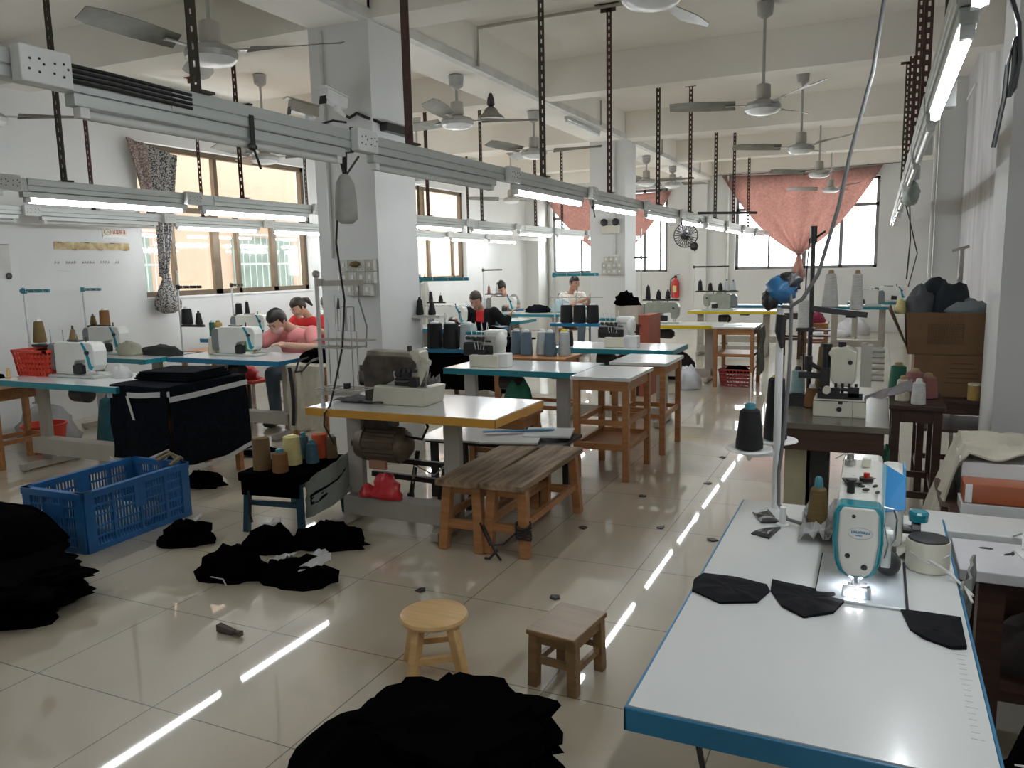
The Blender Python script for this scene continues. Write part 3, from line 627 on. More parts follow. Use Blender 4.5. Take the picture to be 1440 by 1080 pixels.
for s in (-1, 1): b.box((0, s*.102, .18), (.14, .02, .036)); b.box((s*.076, 0, .18), (.02, .19, .036))
b.build('apron', M['wood2'], t)
for s in (-1, 1): MB().box((0, s*.103, .1), (.14, .016, .024)).build('stretcher', M['wood2'], t); MB().box((s*.077, 0, .085), (.016, .19, .024)).build('stretcher', M['wood2'], t)
# ---------------------------------------------------------------- near white table and its sewing machine
t = sewing_table(-.745, 1.615, 1.32, .57, 'big white table with blue edge in the near right foreground', 'blue', z=.70, legs=(.14, .86)); t.rotation_euler[2] = PI/2
b = MB(); b.b2((-.106, 1.84, .699), (-.1, 2.14, .7015)); b.b2((.083, 1.84, .699), (.089, 2.14, .7015)); b.b2((-.106, 1.836, .699), (.089, 1.841, .7015)); b.build('machine_gap', DK, None)
g = bpy.data.objects['machine_gap']; g.parent = t; g.matrix_parent_inverse = (Matrix.Translation(t.location) @ Matrix.Rotation(PI/2, 4, 'Z')).inverted()
b = MB()
for k in range(24): b.box((.168+(.004 if k % 5 else .006), 1.36+.02*k, .7002), (.012 if k % 5 else .02, .0012, .0006))
o = b.build('ruler_marks', mat('faint_ruler_print', (.5, .53, .53), .4)); o.parent = t; o.matrix_parent_inverse = g.matrix_parent_inverse
zt = .7005
t = thing('sewing_machine', 'large white and teal sewing machine standing on the near table, its needle lit', 'sewing machine', (-.018, 1.93, zt))
# local: -y faces the camera, z up
HWn = mat('hero_white_enamel', (.66, .66, .61), .22, var=.02, coat=.4); TEn = mat('hero_teal_band', (.0, .21, .27), .25, var=.05, coat=.4); BLn = mat('hero_blue_panel', (.05, .30, .66), .3)
def yz(poly, x0, x1, m, name, par, bevel=.0, topx=None):
    T = Matrix(((0, 0, 1, 0), (1, 0, 0, 0), (0, 1, 0, 0), (0, 0, 0, 1))); b = MB(); b.prism(poly, x0, x1, T=T); return b.build(name, m, par, bevel=bevel)
MB().b2((-.085, -.1, 0), (.1, .2, .006)).build('bed', mat('bed_pale_grey', (.55, .6, .62), .3, .2), t, bevel=.002)
yz([(.0, .075), (.045, .07), (.06, .1), (.075, .115), (.2, .12), (.235, .1), (.25, .03), (.26, .006), (.46, .006), (.475, .1), (.465, .19), (.42, .226), (.3, .236), (.05, .215), (.0, .19)], -.05, .048, HWn, 'arm', t, .012)
shield = [(-.053, .19), (-.056, .12), (-.05, .07), (-.04, .045), (-.025, .034), (.02, .034), (.036, .045), (.046, .07), (.052, .12), (.05, .19), (.04, .205), (-.043, .205)]
T = Matrix(((1, 0, 0, 0), (0, 0, -1, 0), (0, 1, 0, 0), (0, 0, 0, 1)))
MB().prism(shield, -.03, .028, T=T).build('head_band', TEn, t, bevel=.006)
inn = [(x*.8, .034+(z-.034)*.94+.006) for x, z in shield]
FP_ = MB().prism(inn, .024, .034, top=[(x*.97, z) for x, z in inn], T=T).build('face_plate', HWn, t, bevel=.004)
for x, z, r in ((-.012, .182, .0042), (-.022, .088, .0058), (.014, .064, .0068)): MB().cyl((x, -.033, z), (x, -.0352, z), r, n=16).build('face_plug', M['black'], FP_)
b = MB(); n = 28
for k in range(n): a, e = 2*PI*k/n, 2*PI*(k+1)/n; b.bar((.003+.026*math.cos(a), -.0345, .143+.0135*math.sin(a)), (.003+.026*math.cos(e), -.0345, .143+.0135*math.sin(e)), .0008)
BLU = mat('badge_blue', (.02, .25, .45), .4); b.build('badge_ring', mat('badge_grey', (.3, .4, .42), .4), FP_)
b = MB(); x = -.016; rq = random.Random(4)
for k, wd in enumerate((.005, .005, .006, .005, .004, .0015, .005, .005)):        # blurred blue letters of the badge
    for j in range(2): b.box((x+(wd*.8 if j else .0008), -.0345, .1455), (.0014, .0006, .0058))
    b.box((x+wd/2, -.0345, .1455+rq.choice((-.0022, 0, .0022))), (wd*.7, .0006, .0014)); x += wd+.0003
for k in range(4): b.box((-.005+.0035*k, -.0345, .1375), (.0026, .0006, .0026))
b.build('badge_letters', BLU, FP_)
PL_ = yz([(.255, .02), (.45, .02), (.462, .1), (.452, .17), (.41, .215), (.33, .21), (.26, .13)], .046, .1, HWn, 'pillar', t, .014)
yz([(.27, .12), (.455, .12), (.45, .17), (.41, .212), (.335, .214)], .098, .103, BLn, 'side_panel', PL_, .002)
MB().add([(.05, .252, .115), (.101, .252, .125), (.101, .30, .2), (.05, .33, .224), (.05, .262, .11), (.104, .262, .12), (.104, .31, .197), (.05, .34, .22)], [(0, 1, 2, 3), (7, 6, 5, 4), (0, 4, 5, 1), (1, 5, 6, 2), (2, 6, 7, 3), (3, 7, 4, 0)]).build('front_panel', BLn, PL_)
yz([(.21, .1), (.3, .222), (.32, .222), (.235, .1)], .047, .056, TEn, 'side_band', t)
b = MB(); b.cyl((-.022, .05, .214), (-.022, .05, .242), .009, n=14); b.cyl((-.022, .05, .242), (-.022, .05, .247), .012, n=14); b.build('thread_tension_post', M['gun'], t)
b = MB(); b.cyl((.01, .13, .225), (.01, .13, .233), .016, n=16); b.build('button_base', M['black'], t); MB().cyl((.01, .13, .233), (.01, .13, .244), .007, n=12).build('red_button', mat('red_button', (.5, .02, .015), .3), t)
MB().box((-.022, .11, .2265), (.035, .05, .004), (-.03, 0, .25)).build('grey_sticker', M['gun'], t)
b = MB(); b.cyl((-.03, .25, .232), (-.03, .25, .246), .014, n=14); b.cyl((-.03, .25, .246), (-.03, .25, .262), .009, n=12); b.tube([(-.03, .25, .255), (-.045, .24, .262), (-.065, .23, .25)], .0025, 5); b.build('bobbin_winder', M['steel'], t)
MB().box((.008, .245, .243), (.02, .02, .024)).build('oil_cap', M['offwhite'], t, bevel=.003)
b = MB()
for x, y in ((.03, .1), (-.02, .17), (.028, .16), (.01, .06), (.035, .045), (.0, .09)): b.ball((x, y, .2215), (.009, .004, .004), 8, (0, 0, x*30))
b.build('thread_guides', M['gun'], t)
b = MB(); b.tube([(.05, .0, .2), (.07, .0, .198), (.078, .01, .17), (.076, .02, .12), (.06, .03, .085)], .0022, 6); b.tube([(.05, .03, .16), (.062, .01, .11), (.055, .0, .08)], .0018, 5); b.build('guard_wire', M['steel'], t)
b = MB(); b.box((.058, .05, .09), (.022, .07, .08)); b.cyl((.05, .03, .125), (.075, .03, .125), .014); b.build('knee_linkage', M['alu'], t, bevel=.004)
b = MB(); b.ball((.065, .1, .035), (.03, .04, .03), 12); b.build('trimmer_housing', M['gun'], t, smooth=True)
b = MB(); b.cyl((-.01, -.005, .04), (-.01, -.005, .012), .0038); b.cyl((-.01, -.005, .014), (-.01, -.005, .002), .0012); b.build('needle_bar', M['steel'], t)
b = MB(); b.cyl((.004, .004, .04), (.004, .004, .012), .003); b.box((-.004, -.006, .009), (.03, .018, .003)); b.box((.014, -.006, .012), (.016, .012, .006)); b.build('presser_foot', M['steel'], t)
MB().b2((-.03, -.08, .006), (.03, -.01, .0072)).build('throat_plate', M['steel'], t)
MB().b2((-.029, .0, .028), (.0, .012, .036)).build('lamp_mount', M['white'], t)
for x in (-.014, .008): MB().cyl((x, -.012, .034), (x, -.012, .03), .0035, n=10).build('work_light', emitter('work_lamp', (.95, .93, 1), 260), t)
b = MB(); b.cyl((.12, .27, .07), (.14, .27, .07), .028, n=18); b.cyl((.1, .27, .07), (.12, .27, .07), .012); b.build('hand_wheel', M['gun'], t); MB().lathe([(.022, 0), (.024, .02), (.02, .026)], (.135, .27, .095), 14).build('oil_bottle_cap', TEn, t)
# things lying on the near table
def flat(poly, z, th, name, m, label, cat, group=None, lift=.006, seed=1):
    cx = sum(p[0] for p in poly)/len(poly); cy = sum(p[1] for p in poly)/len(poly); b = MB()
    def ring(q, zz): return [(cx+(x-cx)*q, cy+(y-cy)*q, zz+lift*abs(nz(x*14+seed, y*14))*(1 if q > .4 else .6)) for x, y in poly]
    fine = []
    for i, p in enumerate(poly):
        q = poly[(i+1) % len(poly)]; fine += [p, ((p[0]*2+q[0])/3, (p[1]*2+q[1])/3), ((p[0]+2*q[0])/3, (p[1]+2*q[1])/3)]
    poly = fine; n = len(poly); R = [ring(1, z), ring(.6, z+lift*.4), ring(.25, z+lift*.3)]; v = []
    for r_ in R: v += [(x, y, zz+th) for x, y, zz in r_]
    v += [(x, y, z) for x, y, zz in R[0]]
    f = []
    for k in range(2): f += [(k*n+i, k*n+(i+1) % n, (k+1)*n+(i+1) % n, (k+1)*n+i) for i in range(n)]
    f.append(tuple(range(2*n, 3*n))); f += [(3*n+i, 3*n+(i+1) % n, (i+1) % n, i) for i in range(n)]; f.append(tuple(range(3*n, 4*n))[::-1])
    b.add(v, f); return tag(b.build(name, m), label, cat, group)
rv = lambda P: P[::-1]
P1 = [(-.362, 1.882), (-.285, 1.884), (-.212, 1.866), (-.200, 1.83), (-.218, 1.756), (-.295, 1.721), (-.367, 1.768), (-.376, 1.83)]
P2 = [(-.203, 1.898), (-.107, 1.881), (-.06, 1.875), (-.04, 1.835), (-.06, 1.76), (-.117, 1.714), (-.166, 1.755), (-.199, 1.836)]
P3 = [(.072, 1.835), (.133, 1.836), (.187, 1.831), (.186, 1.687), (.159, 1.676), (.113, 1.702), (.088, 1.736)]
CP = mat('black_cut_cloth', (.0045, .0045, .0065), .8, var=.3, scale=25, bump=.1, spec=.15)
flat(rv(P1), zt, .004, 'cloth_piece', CP, 'black cut cloth piece at the left edge of the near white table', 'cloth piece', seed=3)
flat(rv(P2), zt, .004, 'cloth_piece', CP, 'black cut cloth piece with one tip under the lit needle', 'cloth piece', seed=7)
flat(rv(P3), zt, .004, 'cloth_piece', CP, 'black cut cloth piece at the right edge of the near white table', 'cloth piece', seed=11)
flat(rv([(-.322, 2.422), (-.281, 2.461), (-.235, 2.347), (-.285, 2.328)]), zt, .004, 'cloth_scrap', M['gun'], 'dark grey scrap beside the foot of the near thread stand', 'cloth scrap', seed=2)
flat(rv([(-.298, 2.222), (-.269, 2.279), (-.227, 2.302), (-.246, 2.198)]), zt, .004, 'cloth_scrap', M['gun'], 'dark grey scrap in front of the small white peg on the near table', 'cloth scrap', seed=5)
b = MB(); b.cyl((-.225, 2.33, zt), (-.225, 2.33, zt+.006), .018); b.cyl((-.225, 2.33, zt), (-.225, 2.33, zt+.055), .009, n=10); tag(b.build('white_peg', M['white']), 'small white peg standing on the near table between grey scraps', 'peg')
cone(-.131, 2.33, zt, 'olive', 'olive thread cone with blue tip on the near table left of the machine', .125, .03, .021, 'blue', tip=.03)
t = thing('thread_tub', 'round cream tub with grey padded top and white cords, right of the near machine', 'tub', (.137, 2.12, zt))
MB().lathe([(.046, 0), (.049, .004), (.05, .068), (.048, .076)], n=30).build('tub', M['offwhite'], t, smooth=A35); MB().lathe([(.047, .074), (.044, .08), (.02, .083), (.002, .083)], n=30).build('padded_top', M['gun'], t, smooth=A35)
b = MB(); b.tube([(.045, -.03, .05), (.0, -.052, .03), (-.04, -.035, .05)], .0025, 5); b.tube([(.0, -.05, .04), (.04, -.06, .02), (.07, -.1, .004), (.085, -.15, .003)], .003, 5); b.tube([(.02, -.05, .03), (.06, -.07, .004), (.075, -.12, .003), (.08, -.19, .003)], .003, 5); b.build('cord', TH['white'], t)
b = MB(); b.sheet(lambda u, v: (.07+.12*u+.01*nz(u*3, v*3), 2.16+.14*v, zt+.004+.035*abs(nz(u*4+1, v*3))+.05*v*(1-v)), 8, 8, .003); tag(b.build('white_rag', mat('white_rag', (.6, .58, .52), .9)), 'white rag lying behind the round tub on the near table', 'rag')
b = MB(); b.sheet(lambda u, v: (-.17+.1*u, 2.2+.3*v, zt+.008+.05*abs(nz(u*5, v*6+2))+.015*math.sin(u*9+v*4)**2), 8, 12, .004); tag(b.build('grey_rag', mat('pale_grey_rag', (.36, .36, .36), .9, bump=.2)), 'crumpled grey rag left of the near machine', 'rag')
b = MB(); b.sheet(lambda u, v: (.2+.05*u+.03*math.sin(v*9)*.4*v+.012*nz(v*5, u*4), 1.98+.26*u+.03*nz(u*4, v*5), .71-.30*v-.03*u*v), 10, 16, .006); tag(b.build('grey_cloth', mat('grey_sack_cloth', (.2, .215, .2), .9, bump=.3, scale=20)), 'grey cloth hanging over the right edge of the near table', 'cloth')
# near thread stand with two saucers
t = thing('thread_stand', 'white thread stand at the far left corner of the near table, blue bundle on top', 'thread stand', (-.265, 2.5, zt-.0))
MB().cyl((0, 0, 0), (0, 0, .62), .011, n=12).build('pole', M['white'], t, smooth=A35)
for x, y, z in ((-.075, -.05, .187), (-.015, .09, .19)):
    b = MB(); b.lathe([(.004, -.03), (.012, -.012), (.04, -.006), (.07, .004), (.068, .008), (.03, .004), (.004, .004)], (x, y, z), 26); b.bar((0, 0, z-.015), (x, y, z-.015), .012); b.cyl((x, y, z), (x, y, z+.24), .0025, n=6); b.build('spool_saucer', M['white'], t, smooth=A35)
cone(-.34, 2.45, zt+.193, 'black', 'black thread cone with blue tip on the near saucer stand', .125, .041, .03, 'blue', tip=.018)
cone(-.28, 2.59, zt+.197, 'black', 'taller black thread cone with yellow rim on the near saucer stand', .2, .036, .025, 'yellow', tip=.006)
def lump(c, r, seed, sc_=3, amp=.25, n=20, flat_=True):
    b = MB(); r = r if isinstance(r, tuple) else (r, r, r)
    def fn(p):
        q = p*(1+amp*noise.noise(p*sc_+Vector((seed*3.1, seed, 0)))+amp*.5*noise.noise(p*sc_*2.7+Vector((0, seed*1.7, 5))))
        if flat_: q.z = max(q.z, -.02)
        return q
    return b.ball(c, r, n, fn=fn)
PLB = mat('blue_plastic_wrap', (.03, .15, .33), .3, bump=.5, scale=14)
lump((0, -.005, .675), (.045, .035, .04), 2, flat_=False).build('blue_wrap', PLB, t, smooth=True); lump((-.03, -.01, .645), (.025, .022, .03), 5, flat_=False).build('black_knot', M['black'], t, smooth=True); lump((.022, .0, .695), (.035, .03, .03), 8, flat_=False).build('grey_cap', M['gun'], t, smooth=True)
b = MB(); b.tube([(.005, -.012, .60), (.0, -.014, .55), (.008, -.012, .5)], [.018, .015, .006]); b.build('tape_tail', M['gun'], t)
GC = mat('grey_cable', (.13, .13, .13), .5)
b = MB(); b.tube([(.03, 2.6, 3.18), (.0, 2.5, 2.4), (-.02, 2.45, 2.14), (-.04, 2.45, 1.96), (-.065, 2.45, 1.85), (-.09, 2.45, 1.74), (-.112, 2.45, 1.61), (-.16, 2.45, 1.42), (-.2, 2.45, 1.35), (-.235, 2.46, 1.325), (-.258, 2.48, 1.325)], .0055, 8); tag(b.build('hanging_cable', GC), 'grey cable sweeping down from the ceiling to the blue bundle', 'cable')
b = MB(); b.tube([(-.245, 2.478, 1.41), (-.232, 2.47, 1.33), (-.23, 2.455, 1.2), (-.232, 2.445, 1.09), (-.238, 2.44, .97), (-.25, 2.43, .83), (-.245, 2.4, .745), (-.215, 2.36, .712), (-.16, 2.3, .72)], .0055, 8); tag(b.build('drop_cable', GC), 'grey cable falling from the blue bundle to the near table top', 'cable')
b = MB(); b.tube([(.225, 2.2, 2.1), (.262, 2.2, 1.98), (.268, 2.2, 1.9), (.262, 2.2, 1.84), (.252, 2.2, 1.82), (.258, 2.2, 1.87), (.257, 2.2, 1.95), (.245, 2.2, 1.89), (.243, 2.2, 1.82), (.228, 2.2, 1.71)], .0055, 8)
tag(b.build('black_cable', M['black']), 'looped black cable hanging in the upper right corner', 'cable')
b = MB(); b.bar((-.25, 1.262, .655), (-.222, 1.252, .53), .022, .004); b.bar((-.252, 1.262, .69), (-.25, 1.262, .655), .02, .006); tag(b.build('black_strap', M['black']), 'black strap hanging under the front edge of the near table', 'strap')
# ---------------------------------------------------------------- dark table with the buttonhole machine
t = thing('sewing_table', 'dark-topped worn table beyond the near thread stand, carrying a cream machine', 'sewing table', (-.18, 4.28, 0))
MB().box((0, 0, .695), (.5, .86, .03)).build('tabletop', M['darktop'], t, bevel=.003); MB().box((0, -.02, .63), (.46, .8, .1)).build('apron', M['dkwood'], t)
for y in (-.3, .3): b = MB(); b.box((-.14, y, .3), (.12, .1, .56)); b.box((-.14, y, .01), (.16, .16, .02)); b.build('leg', mat('cream_pedestal', (.36, .33, .22), .5), t, bevel=.004)
for y in (-.34, .34): MB().bar((.2, y, 0), (.2, y, .6), .05).build('leg', M['dkwood'], t)
MB().box((-.05, -.3, .35), (.1, .1, .5)).build('drop_box', M['black'], t)
t = thing('button_machine', 'small cream industrial machine on the dark-topped table', 'sewing machine', (-.15, 4.15, .71))
b = MB(); b.box((0, 0, .042), (.235, .2, .084)); b.build('base', M['offwhite'], t, bevel=.004); b = MB(); b.box((.06, -.1005, .042), (.002, .002, .08)); b.box((0, -.101, .078), (.235, .002, .003)); b.build('panel_seam', M['gun'], t)
MB().cyl((0, -.1, .038), (0, -.103, .038), .012, n=16).build('plug', M['black'], t); MB().box((.005, -.1005, .07), (.02, .003, .012)).build('latch', M['black'], t)
T = Matrix(((1, 0, 0, 0), (0, 0, -1, 0), (0, 1, 0, 0), (0, 0, 0, 1)))
MB().prism([(-.045, .17), (-.045, .28), (-.06, .3), (-.05, .32), (.02, .335), (.07, .31), (.065, .17), (.05, .15), (.03, .14), (-.02, .14)], -.06, .05, T=T).build('head', M['offwhite'], t, bevel=.006)
MB().cyl((.04, -.05, .26), (.04, -.053, .26), .011, n=14).build('plug', M['black'], t)
b = MB(); b.cyl((-.07, .0, .2), (-.07, 0, .33), .02); b.cyl((-.07, 0, .33), (-.07, 0, .345), .026); b.cyl((.0, 0, .33), (.0, 0, .355), .018); b.box((-.07, -.02, .17), (.04, .06, .12)); b.build('knob_post', M['black'], t)
b = MB(); rq = random.Random(3)
b.box((0, -.05, .1), (.2, .06, .03)); b.box((-.03, -.07, .125), (.06, .04, .03)); b.box((.06, -.065, .12), (.05, .03, .05)); b.cyl((-.1, -.06, .13), (.08, -.07, .13), .008)
for k in range(4): b.cyl((-.02+.03*k, -.06, .1), (-.02+.03*k, -.06, .16), .007)
b.build('clamp_mechanism', M['gun'], t)
b = MB(); b.lathe([(.008, -.02), (.018, -.02), (.018, .02), (.008, .02)], (-.058, -.095, .13), 14, (PI/2, 0, 0)); b.build('loop_hook', M['offwhite'], t)
b = MB(); b.box((.11, .02, .24), (.05, .08, .2)); b.cyl((.1, .02, .14), (.1, .02, .35), .014)
for k in range(6): b.cyl((.1, .05, .17+.028*k), (.19, .05, .17+.028*k), .01)
b.build('spring_stack', M['leg'], t)
b = MB(); b.tube([(-.06, .03, .2), (-.12, .06, .22), (-.17, .1, .25)], .012); b.cyl((-.16, .1, .2), (-.16, .1, .27), .02); b.box((-.13, .05, .18), (.14, .03, .03)); b.build('lever_arm', M['gun'], t)
cone(-.365, 4.35, .775, 'sky', 'pale blue cone at the left of the cream machine on the dark table', .12, .035, .03, 'black'); o = MB().box((-.365, 4.35, .742), (.09, .09, .064)).build('spool_block', M['gun']); tag(o, 'dark block carrying the pale blue cone', 'block')
cone(-.29, 4.3, .71, 'brown', 'brown cone beside the cream machine on the dark table', .1, .04, .03); cone(-.26, 4.45, .71, 'olive', 'tall dark olive cone behind the cream machine', .3, .035, .014, 'black')
t = stand(-.33, 4.6, .71, .92, 'dark thread rack behind the cream machine, its arm carrying two white cones', m='gun', armm='gun', r=.012)
MB().bar((.0, 0, .49), (.28, .02, .455), .03, .03).build('thread_arm', M['gun'], t)
b = MB(); b.tube([(0, 0, .9), (-.02, 0, .86), (-.03, 0, .7), (-.035, 0, .4), (-.03, 0, .1)], .004, 5); b.cyl((0, 0, .84), (0, 0, .93), .018); b.bar((0, 0, .86), (.06, -.02, .9), .01); b.build('guide_head', M['black'], t)
cone(-.236, 4.6, 1.207, 'white', 'left white cone on the dark rack arm', .18, .042, .026, 'tan'); cone(-.105, 4.608, 1.194, 'white', 'right white cone on the dark rack arm', .19, .032, .024, 'tan')
b = MB(); b.lathe([(.005, -.004), (.055, 0), (.05, .006), (.005, .008)], (.05, 0, .37), 18); b.lathe([(.005, -.004), (.055, 0), (.05, .006), (.005, .008)], (.05, 0, .34), 18); b.build('tension_disc', M['gun'], t)
cone(-.363, 4.53, 1.1, 'white', 'white cone on the left side of the dark rack', .15, .03, .027, 'white'); o = MB().box((-.35, 4.55, 1.09), (.09, .08, .018)).build('spool_bracket', M['gun']); tag(o, 'dark bracket under the white cone at the side of the dark rack', 'bracket')
wtable(.09, 4.62, .24, .5, .69, 'narrow dark red wooden stand right of the cream machine', 'dkwood', rails=(.2,), name='wooden_stand')
GFL = mat('pale_purple_grey_cloth', (.28, .26, .27), .85, bump=.2)
b = MB(); b.sheet(lambda u, v: (-.04+.2*u, 4.05+.12*v, .80+.10*u*(1-abs(v-.5))+.02*nz(u*4, v*4)), 8, 8, .004); tag(b.build('cloth_fan', GFL), 'grey cloth flap spread right of the cream machine', 'cloth')
for k, (x, y, c, h, r) in enumerate(((.12, 4.95, 'green', .17, .05), (.2, 4.85, 'pink', .15, .055), (.27, 4.9, 'pink', .12, .05), (.14, 4.75, 'cream', .12, .035))): cone(x, y, .69, c, ('dark green cone behind the cream machine', 'dull pink cone nearest the cardboard boxes, left one', 'dull pink cone nearest the cardboard boxes, right one', 'cream cone on the narrow dark stand')[k], h, r, r*.8, 'cream' if False else 'tan')
cone(.215, 4.66, .69, 'white', 'white cone at the foot of the lower cardboard box', .12, .036, .03)
lump((.07, 4.85, 0), (.09, .12, .42), 4).build('green_bag', TH['green'], smooth=True); tag(bpy.data.objects['green_bag'], 'dark green plastic bag under the dark stands behind the cream machine', 'bag')
# cardboard boxes by the right wall
CB = mat('cardboard', (.19, .11, .055), .85, var=.12, scale=5); CBD = mat('carton_print', (.10, .05, .03), .8)
t = thing('cardboard_box', 'lower cardboard box on the dark wooden table by the right wall', 'cardboard box', (.47, 5.75, .601))
ct_ = MB().box((0, 0, .13), (.5, .44, .26)).build('carton', CB, t, bevel=.004)
b = MB()
for k in range(5): b.box((.02, -.2205, .09+.03*k), (.2-.02*k, .001, .006))
b.build('faded_print', CBD, ct_)
t = thing('cardboard_box', 'upper open cardboard box with printed table, heaped with dark clothes', 'cardboard box', (.42, 5.75, .862))
b = MB(); q0 = [(-.24, -.21), (.24, -.21), (.24, .21), (-.24, .21)]; q1 = [(-.26, -.23), (.25, -.23), (.25, .23), (-.26, .23)]; b.prism(q0, 0, .26, top=q1)
ct_ = b.build('carton', CB, t, bevel=.003)
b = MB(); b.add([(-.245, -.215, .03), (-.245, .2, .03), (-.35, .22, .29), (-.36, -.24, .28), (-.238, -.21, .03), (-.238, .2, .03), (-.342, .22, .29), (-.352, -.24, .28)], [(0, 1, 2, 3), (7, 6, 5, 4), (0, 3, 7, 4), (1, 5, 6, 2), (3, 2, 6, 7), (0, 4, 5, 1)]); b.build('side_flap', CB, t)
b = MB(); yy = -.2225
def pln(x, z): return (x, -.211-.02*(z/.26), z)
for k in range(7): z = .07+.02*k; b.bar(pln(-.13, z), pln(.06, z), .0016, .002)
for x in (-.13, -.09, .06): b.bar(pln(x, .07), pln(x, .19), .002, .002)
rq = random.Random(9)
for k in range(6):
    z = .08+.02*k; b.bar(pln(-.122, z), pln(-.1, z), .008, .002)
    x = -.08
    while x < .04: wd = .008+.014*rq.random(); b.bar(pln(x, z), pln(x+wd, z), .007, .002); x += wd+.008
b.build('printed_table', CBD, ct_)
b = MB(); b.bar(pln(-.02, .12), pln(-.015, .25), .014, .001); b.bar(pln(.01, .17), pln(.02, .25), .01, .001); b.build('tape_remnant', mat('pale_tape', (.35, .25, .17), .4), t)
DN = [mat('dark_denim', (.02, .027, .035), .9, bump=.3), mat('grey_denim', (.11, .12, .13), .9, bump=.3), mat('slate_fabric', (.2, .23, .25), .9, bump=.3)]
for k, (x, y, r, m, lb) in enumerate(((.38, 5.72, (.15, .14, .19), 0, 'biggest dark bundle of cloth heaped on the upper cardboard box'), (.24, 5.66, (.09, .1, .15), 1, 'grey-blue cloth bundle at the left of the box heap'), (.5, 5.62, (.13, .09, .08), 2, 'pale grey cloth flopping over the right of the box heap'), (.58, 5.7, (.1, .1, .055), 0, 'dark cloth end at the far right of the box heap'))):
    tag(lump((x, y, 1.118), r, k+1, 2.5, .35).build('cloth_bundle', DN[m], smooth=True), lb, 'cloth bundle')
tag(lump((.13, 5.62, 1.115), (.035, .05, .09), 7).build('paper_wad', TH['yellow'], smooth=True), 'yellowish paper wad at the left corner of the upper cardboard box', 'paper')
t = thing('tin_can', 'ochre tin on the front edge of the dark wooden table by the boxes', 'tin', (.55, 5.47, .6)); MB().lathe([(.034, 0), (.035, .01), (.035, .09)], n=20).build('tin_body', TH['gold'], t, smooth=A35); MB().lathe([(.036, .09), (.036, .1), (.03, .103)], n=20).build('tin_lid', TH['cream'], t, smooth=A35)
b = MB(); b.bar((.5, 6.2, .0), (.5, 6.2, 1.52), .025); b.bar((.44, 6.19, 1.5), (.54, 6.19, 1.53), .02); b.tube([(.5, 6.185, 1.35), (.48, 6.18, 1.3), (.52, 6.18, 1.26), (.5, 6.183, 1.22)], .006, 5); tag(b.build('wooden_post', M['leg']), 'thin pale post with tied string behind the cardboard boxes', 'post')
# side bench, sheet-covered stack, dark cloth at the near right
t = thing('side_bench', 'low dark bench with two pale boards on top, right of the near table', 'bench', (.5, 2.52, 0))
MB().box((-.02, .16, .645), (.72, .2, .03)).build('top_board', M['lam'], t, bevel=.003); MB().box((.02, -.13, .645), (.6, .26, .03)).build('top_board', mat('pale_grey_board', (.56, .55, .56), .4), t, bevel=.003)
for x in (-.2, .28):
    for y in (-.2, .2): MB().bar((x, y, 0), (x, y, .63), .06).build('leg', M['dkwood'], t)
MB().box((.04, 0, .3), (.5, .4, .03)).build('shelf', M['dkwood'], t); MB().box((.04, .22, .45), (.54, .03, .3)).build('back_panel', M['dkwood'], t)
b = MB(); b.box((-.11, -.11, .662), (.03, .1, .004), (0, 0, .2)); b.tube([(-.11, -.05, .664), (-.1, .02, .69), (-.12, .06, .664)], .004, 5); tag(b.build('cloth_tie', TH['white']), 'white cloth tie lying across the two pale boards', 'tie') if False else b.build('cloth_tie', TH['white'], t)
b = MB()
for k, (x, y) in enumerate(((-.2, -.07), (-.15, -.1), (-.14, -.09), (-.1, -.12))): b.ball((x, y, .6615), (.018, .005, .003), 8, (0, 0, k*.7))
b.build('scribble_mark', M['gun'], t)
tag(lump((.42, 2.5, .316), (.12, .1, .13), 12).build('rag_heap', mat('brown_rag', (.035, .026, .022), .9), smooth=True), 'brownish rags on the shelf of the low dark bench', 'rags')
wtable(.24, 3.0, .4, .36, .62, 'dark wooden stand hidden under the cream sheet, beyond the low bench', 'dkwood', rails=(.2,), name='wooden_stand')
SH = mat('cream_sheet', (.40, .37, .30), .9, bump=.3, scale=9)
b = MB()
def sheetf(u, v):
    x = .17+.42*u; y = 3.04+.38*v; z = .80+.04*nz(u*3, v*3)
    if u < .3: d = (.3-u)/.3; x = .17+.42*.3-.12*math.sin(d*1.4)-.02*nz(v*6, u*5); z -= .55*d+.04*nz(v*8, u*3)
    return (x, y+.03*nz(u*5, v*4+3), z)
b.sheet(sheetf, 22, 14, .006); tag(b.build('cream_sheet', SH), 'cream sheet draped over the stack beyond the low bench', 'sheet')
tag(MB().b2((.285, 3.05, .622), (.6, 3.33, .765)).build('paper_stack', M['white'], bevel=.004), 'stack of white paper under the cream sheet', 'paper')
tag(MB().b2((.275, 2.9, .622), (.52, 3.03, .66)).build('white_book', M['lam'], bevel=.003), 'white-edged book under the orange box', 'book'); 
t = thing('orange_box', 'glossy orange-brown box lying on the white-edged book', 'box', (.385, 2.95, .661)); MB().box((0, 0, .034), (.21, .1, .066)).build('box_body', mat('orange_box', (.34, .09, .035), .25), t, bevel=.004); MB().box((-.09, -.0505, .034), (.02, .002, .062)).build('box_label', M['white'], t)
wtable(.26, 2.86, .3, .12, .622, 'dark ledge in front of the sheet-covered stack', 'dkwood', rails=(.2,), name='wooden_stand')
wtable(.24, 1.36, .42, .5, .34, 'dark low stand buried under black cloth at the right edge', 'dkwood', rails=(.1,), name='wooden_stand')
tag(lump((.48, 1.62, .341), (.26, .42, .31), 21, 2, .2, 28).build('black_cloth_heap', M['blackcloth'], smooth=True), 'heap of black cloth right of the near table, cut by the right edge', 'cloth heap')
